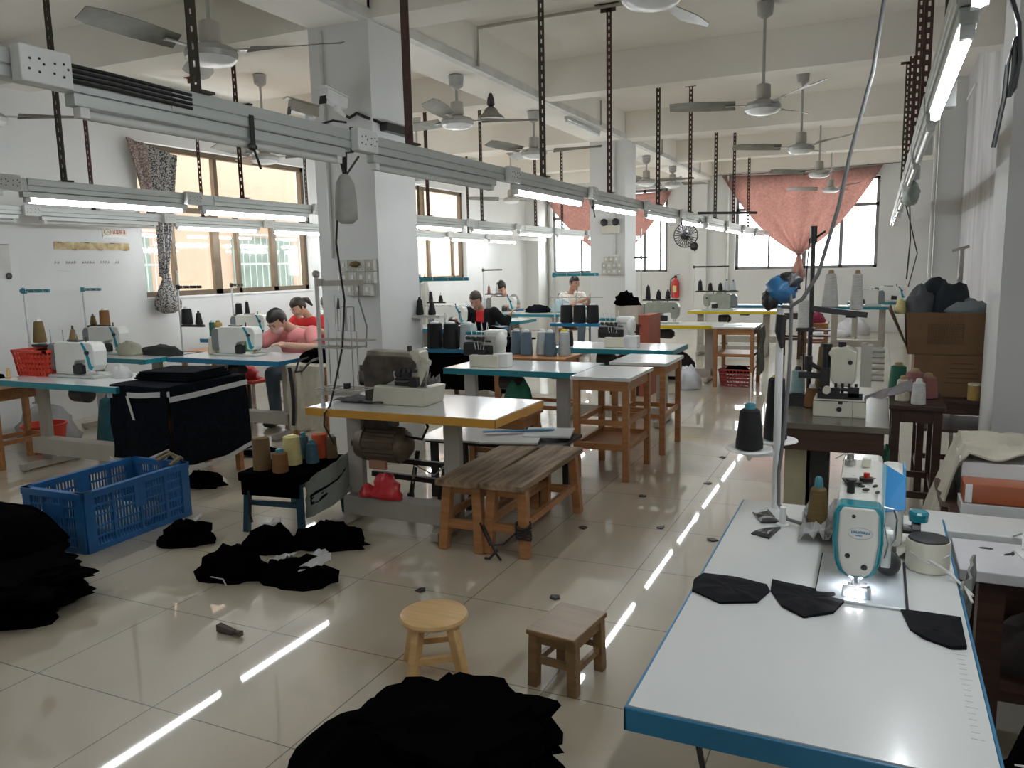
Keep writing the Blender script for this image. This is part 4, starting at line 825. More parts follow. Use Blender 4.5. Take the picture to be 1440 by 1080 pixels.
t = thing('scissors', 'small shiny scissors stuck on the black cloth at the right edge', 'scissors', (.245, 1.48, .6)); b = MB(); b.bar((0, 0, 0), (.028, -.005, .006), .004, .001); b.bar((0, 0, 0), (.028, -.003, .002), .004, .001); b.build('blade', M['steel'], t); MB().lathe([(.004, -.002), (.008, -.002), (.008, .002), (.004, .002)], (.036, -.004, .004), 12, (PI/2, 0, 0)).build('handle', TH['orange'], t)
# ---------------------------------------------------------------- grimy coverstitch machine on the orange-edged table
t = thing('coverstitch_machine', 'oily cream coverstitch machine on the orange-edged table', 'sewing machine', (-2.41, 3.78, .711))
T = Matrix(((1, 0, 0, 0), (0, 0, -1, 0), (0, 1, 0, 0), (0, 0, 0, 1)))
OIL = mat('oily_cream', (.10, .085, .065), .4, scale=7, col2=(.45, .42, .33)); OILD = mat('oily_black', (.025, .02, .016), .35, scale=12, col2=(.12, .1, .085))
b = MB(); b.prism([(-.16, 0), (.18, 0), (.2, .1), (-.14, .105)], -.1, .12, T=T); b.build('base', M['offwhite'], t, bevel=.006)
b = MB(); b.prism([(-.24, 0), (-.12, 0), (-.1, .105), (-.04, .13), (-.05, .19), (.1, .2), (.1, .23), (.06, .265), (-.22, .27), (-.25, .22)], -.05, .07, T=T); b.build('arm', OILD, t, bevel=.01)
MB().prism([(-.23, .255), (.08, .255), (.05, .29), (-.22, .295)], -.045, .06, T=T).build('top_cover', OIL, t, bevel=.006)
b = MB(); b.prism([(.055, .12), (.11, .11), (.125, .2), (.12, .29), (.09, .31), (.05, .29)], -.055, .05, T=T); b.build('head', M['offwhite'], t, bevel=.01)
b = MB(); b.bar((.1, -.03, .275), (.2, -.07, .235), .022, .03); b.build('thread_lever', M['offwhite'], t, bevel=.003)
b = MB(); rq = random.Random(5)
b.box((.1, -.08, .13), (.05, .04, .05)); b.cyl((-.02, -.08, .13), (.12, -.085, .13), .01); b.box((.05, -.075, .165), (.05, .03, .04))
for k in range(4): b.cyl((.02+.03*k, -.07, .19), (.02+.03*k, -.1, .195), .011)
b.box((.03, -.04, .12), (.12, .07, .05)); b.cyl((.0, -.06, .17), (.0, -.09, .17), .02); b.build('looper_mechanism', M['gun'], t)
MB().box((-.06, -.055, .145), (.065, .01, .075)).build('white_plate', M['lam'], t)
b = MB(); b.cyl((-.25, 0, .13), (-.3, 0, .13), .05, n=16); b.box((-.27, 0, .18), (.06, .05, .05)); b.build('hand_wheel', OILD, t); MB().cyl((.03, 0, .285), (.03, 0, .32), .014).build('knob', OILD, t)
b = MB()
for k in range(5): b.add([(.13, -.07+.01*k, .1), (.19+.022*k, -.1, .105+.02*k), (.2+.02*k, -.1, .21-.018*k), (.13, -.068+.01*k, .102)], [(0, 1, 2), (0, 2, 3), (2, 1, 0), (3, 2, 0)])
b.build('folder_plate', M['steel'], t)
b = MB(); b.sheet(lambda u, v: (-.42+.34*u, -.13+.2*v, .008+.02*max(0, nz(u*6, v*5))), 14, 8, .004); b.build('oily_rag', mat('oily_rag', (.05, .05, .055), .8, bump=.3), t)
t = thing('thread_stand', 'tall pale thread stand with wire rings at the left end of the orange-edged table', 'thread stand', (-2.82, 3.55, .711))
b = MB(); b.cyl((0, 0, 0), (0, 0, .74), .012, n=10); b.build('pole', M['legw'], t)
b = MB(); b.box((.15, 0, .68), (.3, .02, .03)); b.ball((0, 0, .73), .022, 8); b.box((.03, 0, .685), (.03, .03, .04)); b.build('thread_arm', M['leg'], t)
for z, w_, d_ in ((.37, .34, .1), (.33, .26, .12), (.1, .3, .14), (.07, .22, .1)):
    b = MB(); b.box((w_/2, 0, z), (w_, .008, .008)); b.box((w_/2, d_/2, z), (w_, .006, .006)); b.box((w_/2, -d_/2, z), (w_, .006, .006))
    for k in range(5): b.box((w_*k/4, 0, z), (.006, d_, .006))
    b.build('wire_shelf', M['leg'], t)
b = MB()
for k, (x, a0, a1) in enumerate(((.06, .12, .5), (.1, .15, .62), (.15, .35, .75), (.2, .1, .5), (.25, .12, .42))): b.cyl((x, .02*(k % 2), a0), (x, .02*(k % 2), a1), .003, n=6)
for x in (.13, .19): b.tube([(x, 0, .55), (x, 0, .42), (x+.05, 0, .42), (x+.05, 0, .55), (x, 0, .55)], .004, 5)
b.build('spool_pins', M['steel'], t)
b = MB(); b.cyl((.14, 0, .54), (.14, 0, .6), .012, .003); b.cyl((.17, 0, .1), (.17, 0, .13), .02); b.build('dark_knob', M['black'], t)
b = MB(); b.tube([(-2.1+.0, 2.98, 1.95), (-2.3, 3.1, 1.85), (-2.56, 3.4, 1.6), (-2.6, 3.5, 1.3), (-2.63, 3.5, 1.05), (-2.69, 3.5, .85), (-2.72, 3.48, .72), (-2.73, 3.445, .69), (-2.735, 3.44, .62), (-2.72, 3.5, .5)], .0055, 6); tag(b.build('power_cable', M['black']), 'black cable dropping from the main rail past the column to the orange-edged table', 'cable')
t = thing('clutch_motor', 'brown ribbed electric motor hanging under the orange-edged table', 'motor', (-2.56, 3.78, .455)); MOT = mat('brown_motor_iron', (.14, .105, .075), .5, .3, scale=8)
b = MB(); b.lathe([(.03, -.2), (.09, -.18), (.105, -.13), (.105, -.12), (.095, -.115), (.095, .1), (.085, .13), (.05, .16), (.02, .17)], (0, 0, 0), 28, (0, PI/2, 0)); b.build('housing', MOT, t, smooth=A35)
b = MB()
for k in range(24): a = 2*PI*k/24; b.bar((-.11, .098*math.cos(a), .098*math.sin(a)), (.1, .098*math.cos(a), .098*math.sin(a)), .008, .014)
b.build('cooling_rib', MOT, t); b = MB(); b.box((-.03, 0, .15), (.16, .12, .1)); b.box((-.03, 0, .205), (.24, .16, .02)); b.build('mounting_bracket', OILD, t)
b = MB(); b.lathe([(.02, -.22), (.055, -.215), (.055, -.2), (.02, -.195)], (0, 0, 0), 20, (0, PI/2, 0)); b.build('pulley', M['gun'], t); b = MB(); b.tube([(.12, -.02, .06), (.25, -.02, .05), (.28, 0, .12), (.24, 0, .2)], .009); b.build('cable', M['black'], t); MB().box((.0, -.1, -.1), (.11, .02, .05)).build('terminal_box', mat('pinkish_box', (.36, .18, .12), .6), t)
t = thing('foot_pedal', 'black treadle frame under the orange-edged table', 'pedal', (-2.42, 3.85, 0)); b = MB()
for z in (.2, .3): b.bar((-.3, .0, z+.05), (.35, .12, z), .03)
for x in (-.1, .1, .3): b.bar((x, .1, .1), (x+.05, .12, .38), .02)
b.bar((-.1, .1, .0), (-.1, .1, .12), .03); b.bar((.3, .1, .0), (.3, .1, .12), .03); b.build('treadle_frame', M['black'], t); b = MB(); b.tube([(-.05, .05, .2), (.0, .0, .32), (.1, .05, .26), (.2, .02, .34)], .006); b.build('pull_rod', M['steel'], t)
RB = mat('red_bag_plastic', (.55, .03, .04), .3, bump=.5, scale=25)
tag(lump((-2.5, 3.67, .173), (.1, .05, .13), 3, 5, .3).build('red_bag', RB, smooth=True), 'crumpled bright red plastic bag on the crossbar below the motor', 'bag'); tag(lump((-2.63, 3.67, .173), (.055, .045, .06), 6, 5, .3).build('red_bag', RB, smooth=True), 'smaller red plastic wad left of the crumpled red bag', 'bag')
# pale boards lying under and behind the orange-edged table
t = thing('board_trestle', 'dark trestle loaded with pale boards behind the orange-edged table', 'trestle', (-2.15, 4.5, 0)); b = MB()
for x in (-.4, .35):
    for y in (-.2, .2): b.bar((x, y, 0), (x, y, .36), .04)
b.box((0, 0, .37), (.9, .46, .02)); b.build('frame', M['black'], t)
for k, (x, y, wx, wy, a, m) in enumerate(((-.25, -.05, .5, .4, .1, 'lam'), (.1, -.1, .36, .3, .3, 'lam'), (.28, .08, .3, .26, .25, 'lam'))): MB().box((x, y, .385+.012*k), (wx, wy, .012), (0, 0, a)).build('board', M[m], t)
b = MB(); b.bar((-.1, -.1, .424), (.3, .12, .424), .04, .004); b.build('blue_strip', M['blue'], t)
# black stool with cones in front of the orange-edged table
t = thing('black_stool', 'black padded stool loaded with coloured thread cones, front left of the orange-edged table', 'stool', (-3.06, 3.56, 0), .12); TQ = mat('dark_blue_tube', (.012, .05, .08), .4)
for sx in (-1, 1):
    for sy in (-1, 1): MB().bar((sx*.18, sy*.24, 0), (sx*.165, sy*.22, .3), .032).build('leg', TQ, t)
b = MB(); b.box((0, 0, .285), (.36, .48, .03)); b.box((0, -.22, .17), (.34, .02, .03)); b.build('frame', TQ, t)
b = MB(); b.box((0, 0, .325), (.4, .53, .05)); b.box((0, -.255, .28), (.37, .012, .12)); b.build('padded_top', M['blackcloth'], t, bevel=.012)
b = MB(); b.tube([(-.13, -.27, .25), (-.12, -.275, .18), (-.13, -.275, .12), (-.12, -.27, .07)], .008, 5); b.build('loose_tape', M['black'], t)
zc = .351
cone(-3.13, 3.37, zc, 'khaki', 'big khaki-brown cone at the front of the black stool', .19, .05, .047, 'tan', tip=.004); cone(-2.99, 3.36, zc, 'brown', 'small brown cone with blue tip at the front of the black stool', .115, .044, .042, 'blue', tip=.022)
cone(-3.05, 3.53, zc, 'yellow', 'pale yellow cone in the middle of the black stool', .17, .056, .046, 'yellow', tip=.004); cone(-2.96, 3.6, zc, 'teal', 'dusty blue cone at the right of the black stool', .12, .038, .03, 'blue'); cone(-3.08, 3.67, zc, 'teal', 'dusty blue cone half hidden behind the pale yellow one', .14, .036, .028, 'blue')
cone(-3.0, 3.72, zc, 'orange', 'orange-red cone at the back of the black stool', .15, .046, .044, 'tan', tip=.004); cone(-2.93, 3.74, zc, 'khaki', 'brown cone beside the orange-red one on the black stool', .13, .036, .03); cone(-2.93, 3.62, zc, 'cream', 'cream cone at the right rear edge of the black stool', .1, .03, .028) if False else None
SG = mat('sage_cloth', (.20, .22, .19), .85, bump=.3, scale=12)
b = MB(); b.sheet(lambda u, v: (-2.86+.04*math.sin(u*PI)+.05*v*math.sin(u*3)+.02*nz(u*6, v*5), 3.4+.42*u, .30-.2*v+.08*u+.05*math.sin(v*12+u*3)*.4), 14, 16, .008); tag(b.build('cloth_bundle', SG, smooth=True), 'grey-green cloth slung beside the black stool', 'cloth bundle')
b = MB(); b.sheet(lambda u, v: (-2.845+.045*math.sin(u*PI)+.02*nz(u*5, v*3+9), 3.42+.38*u, .22-.06*v+.1*u), 10, 5, .008); tag(b.build('cloth_band', M['navy']), 'dark navy cloth band across the grey-green bundle by the black stool', 'cloth')
# ---------------------------------------------------------------- blue crate with cut pieces, black piles
t = thing('plastic_crate', 'large blue slatted plastic crate on the floor at left', 'crate', (-3.98, 3.05, 0), math.radians(2)); BC = mat('blue_crate_plastic', (.018, .11, .29), .4, var=.2, scale=5)
W_, L_, H_ = .45, .72, .33
def crate_side(axis, s):
    b = MB(); n = (L_ if axis == 'x' else W_)/2; off = (W_ if axis == 'x' else L_)/2*s
    def bx(u0, u1, z0, z1, th=.014):
        if axis == 'x': b.b2((off-th/2, u0, z0), (off+th/2, u1, z1))
        else: b.b2((u0, off-th/2, z0), (u1, off+th/2, z1))
    bx(-n, n, H_-.035, H_, .035); bx(-n, n, 0, .03, .02)
    for u in (-n+.03, n-.03): bx(u-.03, u+.03, 0, H_, .022)
    k = int(2*n/.024)
    for i in range(k): u = -n+.06+i*(2*n-.12)/(k-1); bx(u-.0035, u+.0035, .02, H_-.03, .008)
    for z in (.075, .13, .19, .245): bx(-n, n, z-.005, z+.005, .011)
    m = 4 if axis == 'x' else 3
    for i in range(1, m): u = -n+2*n*i/m; bx(u-.008, u+.008, .0, H_-.02, .018)
    if axis == 'y': bx(-.07, .07, .19, .26, .014)
    else: bx(-.04, .04, .16, H_-.03, .016)
    return b
for ax, s in (('x', 1), ('x', -1), ('y', 1), ('y', -1)): crate_side(ax, s).build('slatted_side', BC, t)
MB().box((0, 0, .012), (W_, L_, .016)).build('bottom', BC, t)
tag(lump((-4.02, 3.1, .021), (.2, .3, .08), 14, 4, .4).build('cut_pieces', SG, smooth=True), 'grey-green cut scraps lying inside the blue crate', 'fabric pile')
b = MB(); b.tube([(-3.95, 3.36, .335), (-3.9, 3.42, .37), (-3.84, 3.45, .335), (-3.8, 3.4, .36), (-3.78, 3.3, .333)], .012, 6); b.tube([(-4.0, 3.4, .34), (-3.93, 3.43, .38), (-3.86, 3.42, .34)], .01, 6); tag(b.build('twisted_scrap', mat('khaki_scrap', (.16, .13, .08), .9)), 'twisted khaki scrap over the far rim of the blue crate', 'scrap')
def pile(name, c, rx, ry, layers, h, label, seed, m='blackcloth', rot=0, taper=.6, jag=.25, nv=26):
    b = MB(); rq = random.Random(seed)
    for k in range(layers):
        q = 1-(1-taper)*(k/max(1, layers-1))**1.3; ox, oy = rq.uniform(-.05, .05)*rx*2, rq.uniform(-.05, .05)*ry*2; P = []; ph = rq.random()*9
        for i in range(nv):
            a = 2*PI*i/nv; j = 1+jag*nz(math.cos(a)*2.2+ph, math.sin(a)*2.2+k*.7)+jag*.5*rq.uniform(-.5, .5); P.append((c[0]+ox+rx*q*j*math.cos(a+rot), c[1]+oy+ry*q*j*math.sin(a)))
        z0 = h*k/layers; z1 = h*(k+1)/layers
        b.prism(P, z0, z1, top=[(c[0]+ox+(x-c[0]-ox)*.96, c[1]+oy+(y-c[1]-oy)*.96) for x, y in P])
    o = b.build(name, M[m]); return tag(o, label, 'fabric pile')
BLK2 = M['blackcloth']
def mound(name, c, r, h, label, seed, amp=.25, m='blackcloth', n=44, pw=2.0, rings=16, lob=5):
    b = MB(); v = []; f = []
    for i in range(rings+1):
        q = i/rings
        for k in range(n):
            a = 2*PI*k/n; e = 1+amp*nz(math.cos(a)*1.6+seed, math.sin(a)*1.6)+amp*.35*nz(math.cos(a)*5+seed, math.sin(a)*5+4)
            x = c[0]+r[0]*e*q*math.cos(a); y = c[1]+r[1]*e*q*math.sin(a)
            z = h*max(0, (1-q**pw))*(1+.25*nz(x*lob+seed, y*lob))+ .03*abs(nz(x*14, y*14+seed))*(1-q)
            if i == rings: z = 0
            v.append((x, y, z+c[2]))
    f = [(i*n+k, i*n+(k+1) % n, (i+1)*n+(k+1) % n, (i+1)*n+k) for i in range(rings) for k in range(n)]
    f = [q[::-1] for q in f]; f.append(tuple(range(rings*n, (rings+1)*n)))
    b.add(v, f); return tag(b.build(name, M[m] if isinstance(m, str) else m, smooth=math.radians(40)), label, 'fabric pile')
mound('fabric_pile', (-1.12, 1.76, 0), (.4, .36), .2, 'big heap of black cloth on the floor in front of the round pine stool', 2, .3, pw=2.6)
o = pile('loose_layers', (-1.06, 1.84), .3, .27, 7, .13, 'x', 31, jag=.5, taper=.75, nv=34); o.location.z = .075; o.parent = bpy.data.objects['fabric_pile']
for q in ('label', 'category'): del o[q]
b = MB(); b.ball((-1.27, 1.76, .19), (.008, .006, .004), 8); tag(b.build('paper_scrap', M['white']), 'tiny white scrap on the big black heap', 'scrap')
pile('fabric_pile', (-3.68, 2.1), .46, .34, 11, .16, 'fanned stack of black cut cloth on the floor at the left edge', 5, jag=.4, taper=.9, nv=40)
tag(mound('fabric_pile', (-3.98, 2.32, .14), (.42, .33), .2, 'tall black cloth mound against the blue crate at the left edge', 9, .25, pw=3), kind=None)
def bundle(x, y, rx, ry, h, label, seed, white=(), rot=0):
    t = thing('cloth_bundle', label, 'cloth bundle', (x, y, 0), rot, 'tied black bundles on the floor'); b = MB(); rq = random.Random(seed)
    lump((0, 0, 0), (rx, ry, h), seed, 2.2, .35, 22).build('black_cloth', M['blackcloth'], t, smooth=math.radians(50))
    for (u, v, a, s) in white:
        b = MB(); b.sheet(lambda p, q: (u+s*(p-.5)*math.cos(a)-s*.7*(q-.5)*math.sin(a), v+s*(p-.5)*math.sin(a)+s*.7*(q-.5)*math.cos(a), h*(.75+.35*p)+.02*nz(p*5+seed, q*5)), 7, 7, .005); b.build('white_lining', WL, t)
    return t
WL = mat('white_lining', (.5, .5, .5), .85, bump=.2)
bundle(-3.38, 3.03, .15, .09, .12, 'black bundle on the floor right of the blue crate', 3, [(.03, .05, .4, .07)], .5)
bundle(-2.8, 2.77, .17, .11, .15, 'left of the two foremost black bundles with white edges', 8, (), .3)
b = MB(); b.bar((-2.83, 2.655, .03), (-2.75, 2.65, .032), .006, .003); b.bar((-2.75, 2.65, .032), (-2.72, 2.64, .006), .006, .003); tag(b.build('white_edging', WL), 'white edging strip showing on the left foremost bundle', 'edging')
bundle(-2.45, 2.83, .19, .11, .11, 'right of the two foremost black bundles, with white lining folded open', 12, [(.09, .0, .5, .15), (-.1, .02, -.3, .12), (.06, .06, 1.2, .1)], .15)
bundle(-2.88, 3.13, .15, .1, .13, 'black bundle with white paper between the legs of the black stool', 15, [(-.03, .04, .5, .12)], .2)
bundle(-2.62, 3.3, .2, .11, .12, 'black bundle on the floor before the left leg of the orange-edged table', 18, (), .35)
bundle(-4.2, 3.95, .14, .09, .1, 'black bundle behind the far corner of the blue crate', 21, (), .2)
b = MB(); b.bar((-2.41, 2.28, .018), (-2.32, 2.275, .014), .026, .03, .02, .016); b.bar((-2.32, 2.275, .014), (-2.28, 2.27, .016), .014, .012, .022, .02); tag(b.build('rag_twist', mat('brown_grey_rag', (.1, .075, .065), .9)), 'small twisted brownish rag lying alone on the floor tiles', 'rag')
# floor litter between the tables: countable scraps
rq = random.Random(12)
LIT = [(-5.3, 5.0), (-5.1, 4.85), (-4.9, 4.75), (-4.75, 4.95), (-4.55, 4.75), (-4.85, 5.0), (-5.2, 4.7), (-4.4, 4.85)]
for k, (x, y) in enumerate(LIT):
    P = [(x+.13*(1+.4*rq.uniform(-1, 1))*math.cos(a), y+.07*(1+.4*rq.uniform(-1, 1))*math.sin(a)) for a in [i*PI/3 for i in range(6)]]
    flat(P, .002+.004*k, .004, 'cloth_scrap', (M['blackcloth'], WL)[k % 3 == 0], f'{("dark", "pale")[k % 3 == 0]} cloth scrap on the littered floor between the left tables', 'cloth scrap', f'{("dark", "pale")[k % 3 == 0]} scraps on the floor between the left tables', .02, k)
for k, (x, y) in enumerate([(-1.05, 4.2), (-.98, 5.2), (-1.02, 5.95), (-1.45, 4.05), (-.75, 4.1), (-1.3, 4.75), (-1.25, 3.1), (-1.85, 2.95)]):
    P = [(x+.035*rq.uniform(.5, 1.2)*math.cos(a), y+.03*rq.uniform(.5, 1.2)*math.sin(a)) for a in [i*PI/2.5 for i in range(5)]]; flat(P, .001, .003, 'lint_scrap', M['gun'], 'tiny dark lint scrap on the pale aisle floor tiles', 'scrap', 'lint scraps on the aisle floor', .006, k+30)
# ---------------------------------------------------------------- left side table things
def drape(name, m, label, cat, top, front, t_=.006, seed=1, n=16):
    (x0, x1, y0, y1, z), drop = top, front; b = MB()
    def fn(u, v):
        s = v*(drop+(y1-y0)); xx = x0+(x1-x0)*u+.01*nz(u*4+seed, v*4)
        if s < y1-y0: return (xx, y1-s, z+.008*abs(nz(u*5+seed, v*5)))
        d = s-(y1-y0); return (xx+.02*nz(u*3, d*6+seed), y0-.012-.018*math.sin(u*9+seed)*d/max(drop, .01)-.02*d, z-d*(1+.06*nz(u*5, seed)))
    b.sheet(fn, n, n+8, t_); return tag(b.build(name, m), label, cat)
drape('dark_drape', M['navy'], 'dark navy cloth hanging over the end of the long teal-edged table', 'cloth', (-4.75, -4.22, 3.72, 4.42, .716), .5, .012, 3)
b = MB(); b.sheet(lambda u, v: (-4.21+.012*nz(u*4, v*4)+.02*v, 3.72+.7*u, .72-.55*v), 10, 10, .01); o = b.build('side_fold', M['navy']); o.parent = bpy.data.objects['dark_drape']
b = MB(); b.sheet(lambda u, v: (-4.76+.56*u, 3.694+.02*math.sin(u*8), .665-.035*v+.03*u), 12, 2, .006); b.sheet(lambda u, v: (-4.185+.012*math.sin(u*5), 3.7+.72*u, .66-.035*v+.02*u), 12, 2, .006); b.sheet(lambda u, v: (-4.165+.02*math.sin(u*4), 3.7+.72*u, .2-.03*v-.03*math.sin(u*4)), 10, 2, .005); b.sheet(lambda u, v: (-4.78+.28*u, 3.682+.02*math.sin(u*6)*.5, .222-.03*v-.05*math.sin(u*3)), 8, 2, .005); b.sheet(lambda u, v: (-4.56+.16*v*.3+.02*u, 3.675, .655-.16*v), 2, 5, .004); b.sheet(lambda u, v: (-4.46+.26*u, 3.675-.02*v, .22-.11*v*(1-abs(u-.5))+.1*u), 6, 4, .005); o = b.build('white_edging', WL); o.parent = bpy.data.objects['dark_drape']
for k in range(4): tag(MB().box((-4.5+.01*k, 4.12-.01*k, .7235+.0125+.016*k), (.5-.02*k, .42-.02*k, .015), (0, 0, .06*k)).build('folded_cloth', M['navy'], bevel=.004), f'folded dark navy cloth stacked over the drape, {ORD[k]} from below', 'cloth', 'folded navy cloths on the long teal-edged table')
def basket(x, y, z, w_, d_, h, m, label, name='plastic_basket', holes=True, tp=.86):
    t = thing(name, label, 'basket', (x, y, z)); b = MB(); nx, nzr = 9, 5; th = .005
    for s in (-1, 1):
        for ax in (0, 1):
            n = (w_ if ax == 0 else d_)/2; off = (d_ if ax == 0 else w_)/2
            def P(u, zz): q = tp+(1-tp)*zz/h; p = (u*q, s*off*q); return (p[0], p[1], zz) if ax == 0 else (p[1], p[0], zz)
            k = 9
            for i in range(k+1): u = -n+2*n*i/k; b.bar(P(u, 0), P(u, h), 2*n/k*.45, th)
            for j in range(nzr+1): zz = h*j/nzr; b.bar(P(-n, zz), P(n, zz), th, h/nzr*.5)
    b.build('lattice_sides', m, t); MB().box((0, 0, .004), (w_*tp, d_*tp, .008)).build('bottom', m, t)
    b = MB()
    for s in (-1, 1): b.box((0, s*d_/2, h), (w_+.02, .02, .018)); b.box((s*w_/2, 0, h), (.02, d_+.02, .018))
    b.build('rim', m, t); return t
RP = mat('red_plastic', (.60, .055, .03), .35, var=.1); GP = mat('green_plastic', (.01, .20, .10), .35)
basket(-5.84, 4.02, .711, .36, .26, .19, RP, 'red lattice basket on the long teal-edged table')
basket(-1.5, 9.65, 0, .36, .4, .2, mat('dull_red_plastic', (.34, .035, .03), .4), 'dull red basket on the floor under the orange shelf table')
basket(-6.0, 6.25, .66, .36, .3, .19, GP, 'green basket full of dark pieces left of the woman in pink')
tag(lump((-6.0, 6.25, .83), (.13, .11, .06), 2).build('dark_pieces', M['blackcloth'], smooth=True), 'dark pieces heaped in the green basket', 'fabric pile'); tag(lump((-5.84, 4.02, .85), (.12, .08, .06), 4).build('dark_pieces', M['blackcloth'], smooth=True), 'dark pieces showing over the rim of the red table basket', 'fabric pile'); tag(lump((-1.5, 9.65, .15), (.15, .15, .08), 4).build('dark_pieces', M['blackcloth'], smooth=True), 'dark pieces filling the dull red floor basket', 'fabric pile')
def bucket(x, y, r, h, m, label):
    t = thing('bucket', label, 'bucket', (x, y, 0)); MB().lathe([(r*.8, 0), (r*.84, .01), (r, h), (r*1.06, h), (r*1.06, h+.015), (r*.96, h+.015), (r*.8, .02)], n=24).build('tub', m, t, smooth=A35); return t
bucket(-6.35, 4.3, .17, .22, RP, 'red plastic tub under the left end of the long teal-edged table'); bucket(-6.3, 5.05, .17, .16, RP, 'second red tub farther back under the tables by the left wall')
cone(-5.62, 5.52, .711, 'cream', 'cream cone standing left of the machine before the woman in pink', .15, .048, .04); cone(-5.72, 5.7, .711, 'gold', 'ochre cone behind the white machine before the woman in pink', .28, .04, .036, 'tan'); cone(-5.82, 5.72, .711, 'green', 'greenish cone beside the ochre one, behind the white machine', .28, .03, .026)
tag(lump((-6.35, 3.95, .62), (.09, .07, .1), 5).build('black_rag', M['blackcloth'], smooth=True), 'black rag on the narrow stand left of the red basket', 'rag'); tag(lump((-5.05, 4.05, .711), (.08, .06, .09), 9, 5, .4).build('paper_wad', WL, smooth=True), 'crumpled grey-white paper right of the machine with teal stripe', 'paper')
b = MB(); b.cyl((-5.88, 3.75, .711), (-5.88, 3.75, .79), .012, n=10); tag(b.build('wooden_peg', M['pine']), 'small pale peg before the red basket', 'peg')
b = MB(); b.tube([(-6.05, 3.72, .72), (-6.09, 3.68, .71), (-6.11, 3.66, .6), (-6.1, 3.66, .4), (-6.09, 3.66, .36)], .016, 6); tag(b.build('white_hose', TH['white']), 'white strip hanging off the left end of the long teal-edged table', 'strip')
tag(lump((-6.1, 5.35, .711), (.26, .1, .09), 3, 3, .3).build('dark_garment', mat('dark_olive_cloth', (.02, .024, .02), .9, bump=.3), smooth=True), 'dark olive garment on the table under the patterned curtain', 'garment')
tag(lump((-6.4, 5.25, .711), (.14, .09, .13), 7, 3, .3).build('pale_garment', mat('pale_olive_cloth', (.35, .35, .27), .9, bump=.3), smooth=True), 'pale olive cloth beside the machine under the patterned curtain', 'garment')
tag(lump((-5.75, 4.55, .0), (.2, .15, .5), 8, 3, .3).build('teal_sack', mat('teal_sack', (.03, .13, .16), .8, bump=.3), smooth=True), 'teal sack on the floor behind the long teal-edged table', 'sack'); tag(lump((-6.75, 4.6, .0), (.3, .2, .3), 11, 3, .3).build('grey_sack', mat('grey_sack', (.32, .33, .33), .8, bump=.3), smooth=True), 'grey sack on the floor against the left wall', 'sack')
tag(lump((-6.5, 3.55, .0), (.16, .12, .5), 4, 3, .3).build('black_sack', M['blackcloth'], smooth=True), 'black sack at the left edge below the white strip', 'sack')
# cream canvas beside the pink worker
CAN = mat('cream_canvas', (.44, .41, .33), .9, bump=.15, scale=20)
drape('canvas_drape', CAN, 'cream canvas draped to the floor right of the woman in pink', 'cloth', (-4.56, -4.16, 5.28, 5.82, .67), .55, .01, 5)
b = MB(); b.sheet(lambda u, v: (-4.5+.035*u+.02*math.sin(v*3), 5.235-.012, .66-.5*v), 2, 10, .006); o = b.build('dark_piping', M['black']); o.parent = bpy.data.objects['canvas_drape']
t = thing('black_bag', 'black bag with a strap loop lying on the cream canvas', 'bag', (-4.4, 5.5, .685)); lump((0, 0, 0), (.17, .12, .11), 3, 3, .25).build('bag_body', M['blackcloth'], t, smooth=True); b = MB(); b.tube([(-.02, -.1, .04), (-.01, -.24, .03), (.0, -.3, -.06), (.07, -.31, -.05), (.12, -.24, .03), (.1, -.1, .04)], .01, 5); b.build('strap', M['black'], t)
t = thing('red_stool', 'red stool frame under the table before the woman in pink', 'stool', (-5.6, 5.95, 0)); MB().box((0, 0, .4), (.3, .28, .03)).build('seat', RP, t, bevel=.005)
for sx in (-1, 1):
    for sy in (-1, 1): MB().bar((sx*.14, sy*.12, 0), (sx*.13, sy*.11, .39), .025).build('leg', M['steel'] if sy < 0 else M['black'], t)
tag(lump((-5.62, 5.95, .416), (.12, .1, .12), 3, 5, .3).build('red_bag', RB, smooth=True), 'red plastic bag on the red stool under the blue-edged table', 'bag'); tag(MB().box((-5.68, 5.66, .06), (.3, .2, .1)).build('red_carton', RP), 'red and white carton on the floor before the red stool', 'carton'); tag(MB().box((-5.68, 5.66, .131), (.22, .16, .04)).build('white_carton', M['white']), 'flat white carton on top of the red one under the table', 'carton')
o = MB().box((-2.35, 4.94, .48), (.4, .26, .04)).build('red_cushion', RED, bevel=.01); tag(o, 'dull red cushion on the stool between the orange-edged and teal-edged tables', 'cushion'); tag(lump((-2.42, 5.34, .0), (.2, .1, .6), 6, 3, .2).build('green_sack', mat('green_sack', (.01, .12, .07), .7, bump=.2), smooth=True), 'dark green sack standing behind the stool with the red cushion', 'sack')
# black cloth mass in the middle of the room, before the jacketed woman
drape('black_drape', M['blackcloth'], 'large black cloth thrown over the stand before the black-jacketed woman', 'cloth', (-4.75, -3.65, 7.95, 8.58, .615), .55, .02, 8)
tag(lump((-4.3, 8.3, .63), (.42, .24, .17), 6, 2.5, .3).build('black_cloth_heap', M['blackcloth'], smooth=True), 'black cloth heaped on top of the black drape in the middle of the room', 'cloth heap')
